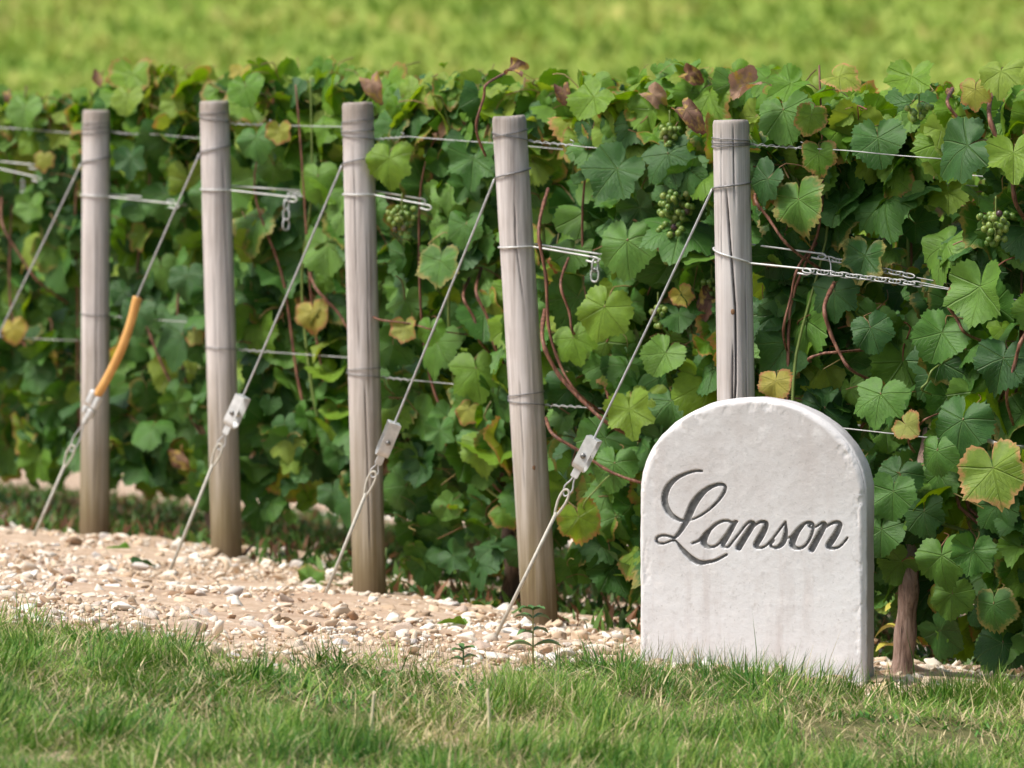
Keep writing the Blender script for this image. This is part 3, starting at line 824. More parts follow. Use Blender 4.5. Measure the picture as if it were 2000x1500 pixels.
def lift_wire(i, v_left, v_front, v_back, end_f, end_b, chains, hang=None, r=.0022, sep=.006):
    """heavy U shaped wire round the post; its two ends run along the row and carry a chain"""
    w = thing('lifting_wire', 'thick pale lifting wire looped round ' + WORDS[i], 'wire', PB[i], 'lifting wires')
    front = ring_pts(i, PI, 2 * PI - .6, post_h(i, v_left), post_h(i, v_front), r, 14)
    back = ring_pts(i, PI, .5, post_h(i, v_left), post_h(i, v_back), r, 12)[::-1]
    ef = at_row(i, *end_f, .05); eb = at_row(i, *end_b, -.02)
    P = np.concatenate([eb + (back[0] - eb) * np.linspace(0, .97, 14)[:, None], back, front[1:], front[-1] + (ef - front[-1]) * np.linspace(.05, 1, 16)[:, None]])
    MB().add(*tube(P, r, 8)).build('loop', M['galv_bright'], w, PB[i])
    for (e, a) in ((ef, front[-1]), (eb, back[0])):   # hooked ends
        d = (e - a) / np.linalg.norm(e - a); u_ = V(0, 0, 1)
        hk = catmull([e - d * .004, e + d * .010, e + d * .016 - u_ * .006, e + d * .006 - u_ * .012, e - d * .018 - u_ * .011], 5)
        MB().add(*tube(hk, r, 7)).build('hook', M['galv_bright'], w, PB[i])
    for (a, b, off) in chains:
        p0, p1 = at_row(i, *a, off), at_row(i, *b, off)
        chain(w, PB[i], [p0, p1], LINK, .0165)
    if hang:
        n_, uv0, me_, pitch = hang
        p0 = at_row(i, *uv0, .055)
        chain(w, PB[i], [p0, p0 - V(.002, 0, pitch * n_ + .001)], me_, pitch, 'hanging_chain')
    return w, ef
lift_wire(0, 322, 322, 312, (72, 346), (66, 322), [], (4, (45, 352), LINK, .018))
w1, e1 = lift_wire(1, 381, 384, 380, (340, 398), (330, 388), [((330, 392), (362, 400), .02)])
lift_wire(2, 369, 372, 364, (570, 385), (585, 372), [((565, 378), (660, 388), .03)], (3, (560, 390), LINK_S, .0265))
lift_wire(3, 379, 381, 374, (832, 400), (820, 388), [])
lift_wire(4, 481, 483, 478, (1158, 502), (1175, 497), [], (2, (1163, 508), LINK_S, .024))
w5, e5 = lift_wire(5, 484, 514, 478, (1572, 525), (1600, 495), [((1572, 528), (1800, 556), .05), ((1602, 502), (1792, 542), -.02)])
for (a, b, off) in (((1795, 556), (2080, 598), .05), ((1790, 542), (2080, 592), -.02), ((1800, 552), (2080, 606), .045)):
    p0, p1 = at_row(5, *a, off), at_row(5, *b, off)
    MB().add(*tube(catmull([p0, (p0 + p1) / 2 + V(0, 0, -.002), p1], 8), .0013, 6)).build('strand', M['galv'], w5, PB[5])
p0, p1 = at_row(5, 1618, 500, .0), at_row(5, 1622, 538, .03)
MB().add(*tube(catmull([p0, (p0 + p1) / 2 + V(.003, 0, 0), p1], 6), .0014, 6)).build('cross_tie', M['galv'], w5, PB[5])
# strands of the other lifting wires vanish into the leaves
for i, a, b in ((1, (345, 396), (560, 420)), (2, (655, 387), (860, 410)), (3, (828, 397), (1050, 425)), (4, (1178, 500), (1400, 527))):
    pass

def guy(i, top_uv, lap, tens_uv, tens_len, eye_uv, anchor_uv, label, sleeve=None, turn=0.0, kind='strap'):
    g = thing('guy_wire', label, 'guy wire', PB[i], 'guy wires of the end posts')
    O = PB[i]
    top = at_row(i, *top_uv, .0)
    lp = np.concatenate([ring_pts(i, PI, 2 * PI, post_h(i, lap[0]), post_h(i, lap[1]), .0022, 18), ring_pts(i, 2 * PI, 3 * PI, post_h(i, lap[1]), post_h(i, lap[0]) - .004, .0022, 14)[1:]])
    MB().add(*tube(lp, .0020, 7)).build('post_winding', M['dark_wire'], g, O)
    top = lp[0]
    t0 = at_row(i, *tens_uv, .0)                # upper end of the tensioner
    e0 = at_row(i, *eye_uv, .0); an = at_row(i, *anchor_uv, .0)
    ax = (e0 - t0); ax /= np.linalg.norm(ax)
    mids = [at_row(i, *uv, .0) for uv in sleeve] if sleeve else [top + (t0 - top) * .5 + V(0, 0, -.003)]
    cable = catmull([top] + mids + [t0 + ax * .02], 12)
    MB().add(*tube(cable, .0027, 8)).build('cable', M['galv'], g, O)
    # the rod runs on into the soil
    d = (an - e0) / np.linalg.norm(an - e0); q = an.copy()
    for _ in range(60):
        if q[2] < float(G(q[0], q[1])) - .06: break
        q = q + d * .01
    # frame of the tensioner: ax along the guy, sd sideways in the picture, fr towards the photographer
    sd = np.cross(ax, RN); sd /= np.linalg.norm(sd); fr = np.cross(sd, ax)
    if fr @ RN < 0: fr = -fr
    c, s_ = math.cos(turn), math.sin(turn); sd, fr = sd * c + fr * s_, fr * c - sd * s_
    hw = .0148; dp = .016; th = .0016; L = tens_len
    tz = obj('tensioner', None, g)
    if kind == 'strap':
        # closed band of flat steel, open at the sides: front plate, round foot, back plate, flat head
        prof = []
        prof += [(0, dp), (L * .8, dp)] + [(L * .8 + math.sin(a) * dp, math.cos(a) * dp) for a in np.linspace(.25, PI - .25, 8)] + [(L * .8, -dp), (0, -dp)]
        prof = np.array(prof); cen = np.array([L * .42, 0]); inn = prof + (cen - prof) / np.linalg.norm(cen - prof, axis=1, keepdims=True) * th * 1.6
        vs = []; n = len(prof)
        for ring in (prof, inn):
            for sgn in (-1, 1):
                for a, b in ring: vs.append(t0 + ax * a + fr * b + sd * sgn * hw)
        fs = []
        for q_ in range(n):
            r2 = (q_ + 1) % n
            fs.append((q_, r2, n + r2, n + q_)); fs.append((2 * n + q_, 3 * n + q_, 3 * n + r2, 2 * n + r2))
            fs.append((q_, 2 * n + q_, 2 * n + r2, r2)); fs.append((n + q_, n + r2, 3 * n + r2, 3 * n + q_))
        MB().add(vs, fs).build('band', M['galv_bright'], tz, O, False)
        bc = t0 + ax * L * .55
        b = MB()
        dome = [(.0065, .0), (.0065, .002), (.0056, .0042), (.003, .0055), (.0003, .0058)]
        vs = []; fs = []; nn = 12
        for rr, hh in dome:
            for q_ in range(nn): vs.append(bc + fr * (dp + .0002 + hh) + (sd * math.cos(2 * PI * q_ / nn) + ax * math.sin(2 * PI * q_ / nn)) * rr)
        for l in range(4):
            for q_ in range(nn): fs.append((l * nn + q_, l * nn + (q_ + 1) % nn, l * nn + nn + (q_ + 1) % nn, l * nn + nn + q_))
        b.add(vs, fs); b.add(*tube([bc - fr * dp, bc + fr * dp], .005, 10)); b.build('bolt', M['bolt'], tz, O)
        # the drum the cable winds on
        b = MB(); 
        hel = np.array([bc + fr * (t * .016 - .008) + (sd * math.cos(t * 25) + ax * math.sin(t * 25)) * .0085 for t in np.linspace(0, 1, 50)])
        b.add(*tube(hel, .0025, 6)); b.build('wound_cable', M['galv'], tz, O)
        # lug below with its wire eye
        lc = t0 + ax * (L * 1.08)
        MB().add(*box_vf(lc + fr * .004, sd * .009, ax * .013, fr * .0018, .2)).build('lug', M['galv_bright'], tz, O, False)
        le = t0 + ax * (L * 1.12)
    else:
        # old cast shackle with rope-like wire clamps
        for (a, b_, ln, rr) in ((-.004, .009, .040, .012), (.004, -.010, .038, .011), (.046, -.006, .026, .011), (.046, .012, .018, .009), (.07, -.002, .022, .008)):
            q0 = t0 + ax * a + sd * b_; q1 = q0 + ax * ln
            MB().add(*tube(catmull([q0, q0 + (q1 - q0) * .3, q0 + (q1 - q0) * .7, q1], 4), np.concatenate([[rr * .4], np.full(11, rr), [rr * .45]]), 9)).build('clamp', M['galv_bright'], tz, O)
        le = t0 + ax * L
        MB().add(*tube([t0 + ax * .02 - sd * .016, t0 + ax * .034 + sd * .016], .0035, 7)).build('bolt', M['bolt'], tz, O)
    # wire eye between the lug and the rod
    dd = e0 - le; Ld = np.linalg.norm(dd); dd /= Ld
    s2 = np.cross(dd, RN); s2 /= np.linalg.norm(s2)
    eye = catmull([le + dd * -.004, le + dd * Ld * .35 + s2 * .004, le + dd * Ld * .7 + s2 * .010, le + dd * (Ld * 1.02) + s2 * .004, le + dd * (Ld * 1.02) - s2 * .004, le + dd * Ld * .7 - s2 * .010, le + dd * Ld * .35 - s2 * .004], 5, closed=True)
    MB().add(*tube(eye, .0021, 7, closed=True)).build('wire_eye', M['galv'], g, O)
    # rod with its bent eye
    re = catmull([e0 - d * .012, e0 - d * .004 + s2 * .008, e0 + d * .02 + s2 * .009, e0 + d * .05 + s2 * .002, e0 + d * .05 - s2 * .003, e0 + d * .02 - s2 * .009, e0 - d * .004 - s2 * .008], 5, closed=True)
    b = MB().add(*tube(re, .0030, 7, closed=True)); b.add(*tube([e0 + d * .045, q], .0042, 9)); b.build('anchor_rod', M['rod'], g, O)
    if sleeve:
        P = catmull([at_row(i, *uv, .0) for uv in sleeve], 10)
        b = MB(); b.add(*tube(P, .0122, 16)); b.build('orange_sleeve', M['hose'], g, O)
    return g
guy(5, (1393, 366), (368, 356), (1161, 856), .080, (1104, 966), (965, 1250), 'steel guy wire with zinc tensioner slanting down just left of the carved stone')
guy(4, (965, 345), (347, 330), (771, 826), .088, (728, 930), (640, 1150), 'steel guy wire with zinc tensioner, rod ending before the middle post', turn=.55)
guy(3, (668, 322), (322, 302), (475, 774), .088, (428, 876), (335, 1108), 'steel guy wire with zinc tensioner passing in front of the second post', turn=-.2)
guy(2, (390, 298), (299, 283), (190, 768), .075, (140, 878), (65, 1050), 'steel guy wire wearing an orange plastic sleeve, before the leftmost post', sleeve=[(268, 580), (256, 628), (238, 680), (214, 730), (190, 772)], kind='old')
guy(1, (160, 318), (320, 304), (-60, 770), .075, (-112, 880), (-190, 1010), 'steel guy wire at the left edge running out of the picture')

# ------------------------------------------------------------------ carved stone
ST_TH = R(21)
def build_stone():
    face_d = V(math.cos(ST_TH), -math.sin(ST_TH), 0); nrm = V(-math.sin(ST_TH), -math.cos(ST_TH), 0)
    c = at_depth(1468, 1330, 15.52); cz = float(G(c[0], c[1]))
    org = V(c[0], c[1], cz)
    def to_face(u, v):
        d = ray(u, v); t = ((org - CAMP) @ nrm) / (d @ nrm); p = CAMP + d * t - org
        return np.array([p @ face_d, p[2]])
    xl, xr = to_face(1249, 1150)[0], to_face(1686, 1150)[0]
    ztop = to_face(1470, 779)[1]; zs = to_face(1470, 962)[1]
    a = (xr - xl) / 2; xm = (xr + xl) / 2; b = ztop - zs; T = .085
    # lettering strokes traced in an enlarged view (4.762 x) whose corner is at pixel 1260, 890
    W = 1.02
    S = [
        [(525, 145, 20), (470, 143, 22), (390, 163, 25), (300, 205, 35), (230, 265, 48), (190, 340, 56), (180, 410, 58), (195, 480, 54), (235, 545, 46), (290, 585, 36), (350, 605, 26), (440, 592, 18), (510, 560, 18), (590, 505, 20), (660, 440, 22), (715, 370, 26), (742, 315, 28), (738, 285, 28), (710, 268, 25), (650, 275, 30), (570, 315, 42), (505, 375, 58), (450, 450, 68), (410, 540, 66), (385, 600, 58), (355, 660, 44), (315, 720, 34), (270, 765, 24), (230, 752, 22), (170, 742, 22), (120, 755, 22), (103, 785, 24), (125, 815, 22), (180, 815, 17), (235, 795, 15), (275, 790, 15), (300, 812, 18), (340, 865, 34), (395, 925, 46), (450, 970, 50), (510, 995, 44), (580, 990, 30), (650, 975, 24), (720, 940, 24), (755, 922, 22)],
        [(440, 815, 20), (500, 790, 22), (545, 745, 26), (600, 690, 30), (655, 640, 28), (710, 612, 24), (765, 606, 22), (805, 622, 26), (850, 615, 24)],
        [(600, 690, 30), (560, 745, 56), (545, 795, 60), (560, 835, 44), (600, 850, 26), (655, 840, 22), (700, 800, 22), (750, 740, 26)],
        [(838, 618, 34), (795, 690, 46), (750, 770, 48), (722, 825, 42), (738, 852, 24), (775, 845, 20), (820, 790, 20), (880, 715, 20), (930, 650, 20), (972, 617, 24), (1003, 628, 36), (990, 660, 48), (955, 715, 52), (910, 785, 56), (868, 855, 58)],
        [(945, 735, 22), (1000, 668, 20), (1055, 624, 24), (1100, 615, 30), (1125, 638, 40), (1105, 695, 50), (1060, 775, 56), (1030, 830, 48), (1052, 858, 26), (1100, 850, 20), (1150, 812, 19), (1210, 740, 19), (1270, 660, 19), (1305, 615, 15)],
        [(1305, 620, 15), (1306, 660, 24), (1308, 715, 36), (1296, 775, 46), (1265, 828, 40), (1220, 855, 26), (1178, 850, 24), (1165, 828, 22), (1190, 790, 26)],
        [(1325, 770, 17), (1365, 745, 18), (1420, 680, 22), (1478, 635, 24), (1530, 622, 24), (1560, 645, 26), (1552, 715, 24), (1515, 800, 22), (1465, 852, 24), (1405, 862, 30), (1368, 835, 50), (1375, 780, 60), (1415, 705, 46), (1470, 645, 26)],
        [(1545, 630, 22), (1522, 655, 18), (1555, 672, 18), (1600, 655, 18), (1640, 628, 22), (1668, 640, 40), (1640, 700, 50), (1590, 790, 55), (1548, 870, 58)],
        [(1610, 750, 20), (1670, 675, 20), (1735, 630, 24), (1785, 620, 32), (1810, 645, 42), (1785, 710, 50), (1735, 790, 56), (1702, 840, 46), (1738, 862, 25), (1800, 850, 20), (1850, 805, 18), (1880, 765, 15)],
    ]
    dens = 2.0e-3; pxm = 4.762 * F / 15.5 * math.cos(ST_TH)
    cell = .0017
    zb = -.10
    nx = int((xr - xl) / cell) + 1; nzv = int((ztop - zb) / cell) + 1
    gx = np.linspace(xl, xr, nx); gz = np.linspace(zb, ztop, nzv)
    depth = np.zeros((nzv, nx)); mask = np.zeros((nzv, nx))
    for st in S:
        q = catmull(np.array(st, float), 14)
        for k_ in range(len(q) - 1):
            pa_, pb_ = q[k_], q[k_ + 1]
            A = to_face(1260 + pa_[0] / 4.762, 890 + pa_[1] / 4.762); B = to_face(1260 + pb_[0] / 4.762, 890 + pb_[1] / 4.762)
            hw = .5 * (pa_[2] + pb_[2]) / 2 * W / (4.762 * F / 15.5)
            m = hw + .004
            i0, i1 = np.searchsorted(gx, [min(A[0], B[0]) - m, max(A[0], B[0]) + m]); j0, j1 = np.searchsorted(gz, [min(A[1], B[1]) - m, max(A[1], B[1]) + m])
            X, Z = np.meshgrid(gx[i0:i1], gz[j0:j1])
            ab = B - A; t = np.clip(((X - A[0]) * ab[0] + (Z - A[1]) * ab[1]) / (ab @ ab + 1e-12), 0, 1)
            dd = np.hypot(X - A[0] - ab[0] * t, Z - A[1] - ab[1] * t)
            v = 1 - sstep(hw - .0012, hw + .0012, dd)
            dep = v * (.005 + .45 * hw)
            depth[j0:j1, i0:i1] = np.maximum(depth[j0:j1, i0:i1], dep); mask[j0:j1, i0:i1] = np.maximum(mask[j0:j1, i0:i1], v)
    X, Z = np.meshgrid(gx, gz)
    # map the rectangular grid under the arch: columns squeezed to the arch height
    topz = np.where(True, zs + b * np.sqrt(np.clip(1 - ((gx - xm) / a) ** 2, 0, 1)), 0)
    inside = Z <= topz[None] - .0005
    # distance to the outline, for the worn arris
    de = np.minimum(X - xl, xr - X)
    rr = np.hypot((X - xm) / a, np.maximum(Z - zs, 0) / b); dar = (1 - rr) * min(a, b)
    de = np.where(Z > zs, np.minimum(de, dar), de)
    de = np.maximum(de, 0)
    wn_ = fbm(X * 38, Z * 38, 5); wide = .007 + .016 * np.clip(fbm(X * 14, Z * 14, 9) - .38, 0, 1) * (1 + 1.5 * sstep(zs - .05, zs + .05, Z))
    arris = np.clip(1 - de / wide, 0, 1)
    chip = np.clip(fbm(X * 55, Z * 30, 41) - .56, 0, 1) * 6 * np.clip(1 - de / .03, 0, 1)
    relief = -.010 * arris ** 2.2 - .003 * np.clip(chip, 0, 1) + .0010 * (wn_ - .5) + .0030 * (fbm(X * 7, Z * 7, 19) - .5)
    yy = relief - depth
    # vertices: snap the outermost inside row to the arch line
    Zs = np.where(inside, Z, topz[None])
    idx = -np.ones((nzv, nx), int)
    keep = inside.copy(); keep[1:] |= inside[:-1]
    idx[keep] = np.arange(keep.sum())
    P = np.stack([X, -yy, Zs], -1)      # local y: towards the back is +
    cells = keep[:-1, :-1] & keep[:-1, 1:] & keep[1:, 1:] & keep[1:, :-1]
    quad = np.stack([idx[:-1, :-1], idx[:-1, 1:], idx[1:, 1:], idx[1:, :-1]], -1)
    mcell = (mask[:-1, :-1] + mask[:-1, 1:] + mask[1:, 1:] + mask[1:, :-1]) / 4 > .42
    verts = P[keep]
    wornv = np.clip(arris * 1.2 + chip * .7, 0, 1)[keep]
    root = thing('carved_stone', 'round topped pale stone marker carved with the word Lanson', 'marker stone', org)
    root.rotation_euler = (0, 0, -ST_TH)
    fb = quad[cells & ~mcell]; fl = quad[cells & mcell]
    def sub(faces):
        u_, inv = np.unique(faces, return_inverse=True); return verts[u_], inv.reshape(faces.shape), u_
    v1, f1, u1 = sub(fb); me = mesh_from('slab_face', v1, f1, [M['stone']])
    at = me.attributes.new('worn', 'FLOAT', 'POINT'); at.data.foreach_set('value', wornv[u1].astype(np.float32))
    obj('slab_face', me, root)
    v2, f2, u2 = sub(fl); obj('lettering', mesh_from('lettering', v2, f2, [M['letter']]), root)
    # edge and back of the slab, with a rounded arris
    n = 90
    th = np.concatenate([np.linspace(0, 1, 40)])
    left = [(xl, z) for z in np.linspace(zb, zs, 60)]; arc = [(xm - a * math.cos(t), zs + b * math.sin(t)) for t in np.linspace(0, PI, n)[1:-1]]; right = [(xr, z) for z in np.linspace(zs, zb, 60)]
    out = np.array(left + arc + right)
    tang = np.gradient(out, axis=0); nor = np.stack([-tang[:, 1], tang[:, 0]], -1); nor /= np.linalg.norm(nor, axis=1, keepdims=True)
    prof = [(-.0035, .0085), (.0015, .012), (.003, .020), (.003, .045), (.002, .066), (-.003, .078), (-.012, T)]
    vs = []; wv = []
    for pi_, (o_, y_) in enumerate([(-.004, .0098)] + prof):
        rough = (fbm(out[:, 0] * 40 + pi_ * 3, out[:, 1] * 40, 71) - .5) * .004 if pi_ > 0 else 0
        q = out + nor * (o_ + rough)[:, None] if pi_ > 0 else out + nor * o_
        vs.append(np.stack([q[:, 0], np.full(len(q), y_), q[:, 1]], -1)); wv.append(np.full(len(q), .9 if pi_ < 3 else .2))
    m = len(out); vs = np.concatenate(vs); fs = []
    for l in range(len(prof)):
        for q in range(m - 1): fs.append((l * m + q, l * m + q + 1, l * m + m + q + 1, l * m + m + q))
    fs.append(tuple(range(len(prof) * m, len(prof) * m + m)))
    zmid = vs[:, 2]
    me = mesh_from('slab_edge', vs, fs, [M['stone']], True)
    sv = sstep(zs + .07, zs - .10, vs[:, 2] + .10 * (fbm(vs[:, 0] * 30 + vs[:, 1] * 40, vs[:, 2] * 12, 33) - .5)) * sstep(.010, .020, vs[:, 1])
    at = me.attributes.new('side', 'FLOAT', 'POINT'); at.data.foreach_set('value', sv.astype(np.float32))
    at = me.attributes.new('worn', 'FLOAT', 'POINT'); at.data.foreach_set('value', np.concatenate(wv).astype(np.float32))
    obj('slab_edge', me, root)
    return root
build_stone()

# ------------------------------------------------------------------ vine leaves
def leaf_shape(seed, N=68):
    r_ = np.random.default_rng(seed)
    a = np.linspace(-PI, PI, N, endpoint=False) + PI / N
    lob = r_.uniform(.1, .95)
    ctrl_a = np.radians([-180, -166, -142, -112, -84, -56, -28, 0, 28, 56, 84, 112, 142, 166, 180])
    s1, s2 = r_.uniform(.9, 1.08, 2)
    ctrl_r = np.array([.14, .60, .80, .86 * s1, .87 - .15 * lob, .97 * s1, .94 - .17 * lob, 1.05, .94 - .17 * lob, .97 * s2, .87 - .15 * lob, .86 * s2, .80, .60, .14])
    rad = np.interp(a, ctrl_a, ctrl_r)
    rad *= (1 + .036 * np.where(np.arange(N) % 2 == 0, 1, -1) * r_.uniform(.2, 1.7, N)) * (1 + r_.normal(0, .018, N)) * (1 + .05 * np.sin(a * 3 + r_.uniform(0, 6)) + .04 * np.sin(a * 7 + r_.uniform(0, 6)))
    cup = r_.uniform(-.25, .45); fold = r_.uniform(-.15, .65); wave = r_.uniform(.06, .17); ph = r_.uniform(0, 6, 3); droop = r_.uniform(.1, .45)
    def z(x, y):
        rr = np.hypot(x, y); an = np.arctan2(x, y)
        bul = .03 * np.abs(np.sin(an * 180 / 52 / 57.3 * PI * 57.3 / 180 * 52 / 52 * 1.73)) * np.minimum(rr, .7)
        return -cup * rr * rr + fold * np.abs(x) * .6 - droop * np.maximum(y, 0) ** 2 * .5 + wave * rr * rr * np.sin(3 * an + ph[0]) + wave * .55 * rr * np.sin(5 * an + ph[1]) + wave * .22 * rr ** 3 * np.sin(9 * an + ph[2]) + .05 * np.sin(x * 6 + ph[0]) * np.sin(y * 5 + ph[2]) + bul
    ox, oy = np.sin(a) * rad, np.cos(a) * rad
    n2 = N // 2; ia = a[::2]; sm = np.interp(ia, ctrl_a, ctrl_r)
    x = np.concatenate([[0], np.sin(ia) * sm * .36, np.sin(ia) * sm * .70, ox]); y = np.concatenate([[0], np.cos(ia) * sm * .36, np.cos(ia) * sm * .70, oy])
    v = np.stack([x, y, z(x, y)], -1); v[0, 2] = np.mean(v[1:1 + n2, 2]) * .5
    f = []
    for q in range(n2 - 1):
        i0, i1 = 1 + q, 2 + q; m0, m1 = i0 + n2, i1 + n2; o0 = 1 + 2 * n2 + 2 * q; o1, o2 = o0 + 1, o0 + 2
        f += [(0, i1, i0), (i0, i1, m1), (i0, m1, m0), (m0, o1, o0), (m0, m1, o1), (m1, o2, o1)]
    q = n2 - 1; f.append((1 + q + n2, 1 + 2 * n2 + 2 * q + 1, 1 + 2 * n2 + 2 * q))
    edge = np.concatenate([[0], np.full(n2, .36), np.full(n2, .70), np.ones(N)])
    # leaf stalk
    st = catmull([(0, 0, 0), (r_.uniform(-.08, .08), -.35, -.16), (r_.uniform(-.2, .2), -.75, -.55), (r_.uniform(-.3, .3), -.95, -1.0)], 2)
    tv, tf = tube(st, .024, 3, cap=False)
    nl = len(v); nlf = len(f)
    f += [tuple(i + nl for i in (q[0], q[1], q[2])) for q in tf] + [tuple(i + nl for i in (q[0], q[2], q[3])) for q in tf]
    v = np.concatenate([v, tv]); edge = np.concatenate([edge, np.zeros(len(tv))])
    return v, np.array(f), edge, nlf
NV = 12
LSH = [leaf_shape(900 + q) for q in range(NV)]
def curled_shape(seed, N=68):
    v, f, e, nlf = leaf_shape(seed, N); r_ = np.random.default_rng(seed); v = v.copy()
    kx = r_.uniform(1.6, 2.6)
    ang = v[:, 0] * kx; rr = 1 / kx
    z = v[:, 2] + rr * (1 - np.cos(ang)); x = rr * np.sin(ang)
    ang = v[:, 1] * .9; v = np.stack([x, np.sin(ang) / .9, z * .8 - (1 - np.cos(ang)) / .9 + .08 * np.sin(v[:, 0] * 7 + v[:, 1] * 5)], -1)
    return v, f, e, nlf
CSH = [curled_shape(950 + q) for q in range(4)]
LSH_C = [leaf_shape(900 + q, 26) for q in range(NV)]; CSH_C = [curled_shape(950 + q, 26) for q in range(4)]
LEAFM = {}
def leaf_mesh(kind, q):
    if (kind, q) in LEAFM: return LEAFM[kind, q]
    v, f, e, nlf = (CSH[q % 4] if kind == 'brown' else LSH[q])
    me = mesh_from('leaf', v, f, [M[kind], M['petiole']], True, np.where(np.arange(len(f)) < nlf, 0, 1))
    uv = me.uv_layers.new(name='leaf'); li = np.zeros(len(me.loops), np.int32); me.loops.foreach_get('vertex_index', li)
    uv.data.foreach_set('uv', v[li][:, :2].astype(np.float32).ravel())
    at = me.attributes.new('edge', 'FLOAT', 'POINT'); at.data.foreach_set('value', e.astype(np.float32))
    LEAFM[kind, q] = me; return me
def frame_from(nrm, tip):
    z = nrm / np.linalg.norm(nrm); y = tip - z * (tip @ z); y /= (np.linalg.norm(y) + 1e-9); x = np.cross(y, z)
    return np.stack([x, y, z], 1)

def gen_leaves(i, s0, s1, n, thick_at, seed, hb=.10, front_only=False):
    r_ = np.random.default_rng(seed); L = []
    while len(L) < n:
        s = r_.uniform(s0, s1); ht = (1.235 if i == 5 else 1.285 if i > 2 else 1.315) + .075 * (vnoise(s * 5 + i * 31, i * 3.7, 3) - .35)
        top = r_.random() < .17
        h = r_.uniform(1.12, float(ht)) if top else r_.uniform(hb, .36) if r_.random() < .12 else hb + (ht - hb) * r_.random() ** .92
        low = hb + .12 * float(vnoise(s * 6 + i * 13, 2.2, 7))
        if h < low + .02: continue
        front = .02 + .17 * float(sstep(thick_at - .2, thick_at + .22, s))
        back = .05 + .13 * float(sstep(-.05, .25, s))
        bulge = .65 + .7 * float(fbm(s * 6 + i * 17, h * 6, 23))
        shrink = (1 - .35 * float(sstep(.45, .1, h))) * (1 - .25 * float(sstep(1.15, 1.33, h)))
        front *= bulge * shrink; back *= shrink
        m = r_.random()
        if m < .58: off = front * (1 - .3 * abs(r_.normal())); side = 1
        elif m < .80: off = r_.uniform(-back, front); side = 1 if r_.random() < .7 else -1
        else: off = -back * (1 - .3 * abs(r_.normal())); side = -1
        if s0 < .1 and (s < .17 or (s < thick_at - .2 and h > .42)): off = min(off, -.06 - .08 * r_.random())
        # holes in the leaf wall
        if side == 1 and m < .58 and fbm(s * 9 + i * 5, h * 8, 77) < .49 and h < 1.15: continue
        p = row_point(i, s, h, off)
        nr = RN * side * 1.0 + V(0, 0, 1) * (.6 if not top else 1.1) + r_.normal(0, .70, 3)
        tip = V(0, 0, -1) + RD * r_.normal(0, .45) + RN * side * .3 + r_.normal(0, .2, 3)
        sc = float(np.clip(r_.normal(.060, .018), .024, .098)) * (.8 if top else 1) * (.86 if h < .3 else 1)
        q = r_.random()
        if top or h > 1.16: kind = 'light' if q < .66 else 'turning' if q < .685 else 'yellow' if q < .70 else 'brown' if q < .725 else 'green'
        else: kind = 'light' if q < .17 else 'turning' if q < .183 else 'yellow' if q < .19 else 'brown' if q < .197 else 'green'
        if kind == 'brown': sc *= .62
        if top and r_.random() < .45: p = p + V(0, 0, r_.uniform(.0, .05)); sc *= .7; kind = 'light' if kind == 'green' else kind
        L.append([p, frame_from(nr, tip), sc, kind, int(r_.integers(0, NV)), r_.random()])
    return L
def stuff_mesh(name, leaves, origin):
    vs, fs, mi, rn, ed, uvs = [], [], [], [], [], []; off = 0
    kinds = ['green', 'light', 'yellow', 'brown', 'turning']
    for p, Rm, sc, kind, q, rd in leaves:
        v, f, e, nlf = (CSH_C[q % 4] if kind == 'brown' else LSH_C[q])
        f = f[:nlf]; nlv = int(f.max()) + 1
        v = v[:nlv]
        vs.append(v @ Rm.T * sc + p - origin); fs.append(f + off); off += nlv
        mi.append(np.full(len(f), kinds.index(kind))); rn.append(np.full(nlv, rd)); ed.append(e[:nlv]); uvs.append(v[:, :2])
    me = mesh_from(name, np.concatenate(vs), np.concatenate(fs), [M[q] for q in kinds], True, np.concatenate(mi))
    li = np.zeros(len(me.loops), np.int32); me.loops.foreach_get('vertex_index', li)
    uv = me.uv_layers.new(name='leaf'); uv.data.foreach_set('uv', np.concatenate(uvs)[li].astype(np.float32).ravel())
    for nm, dat in (('rnd', rn), ('edge', ed)):
        at = me.attributes.new(nm, 'FLOAT', 'POINT'); at.data.foreach_set('value', np.concatenate(dat).astype(np.float32))
    return me

VINE_LABEL = {0: 'leafy grapevine at the left picture edge, left of the leftmost post', 1: 'leafy grapevine filling the gap between the first and second post from left',
              2: 'leafy grapevine filling the gap between the second and middle post', 3: 'leafy grapevine between the middle post and the leaning post',
              4: 'leafy grapevine with hanging grapes between the leaning post and the carved stone', 5: 'large near grapevine right of the carved stone, reaching the right edge'}
S1 = {0: 1.0, 1: .95, 2: .95, 3: .95, 4: 1.0, 5: 1.15}
THICK = {0: .40, 1: .42, 2: .46, 3: .34, 4: .30, 5: .66}
NLEAF = {0: 680, 1: 680, 2: 680, 3: 700, 4: 760, 5: 900}
leaves = {i: gen_leaves(i, .03, S1[i], NLEAF[i], THICK[i], 500 + i, hb=.09 if i < 3 else .05) for i in range(6)}
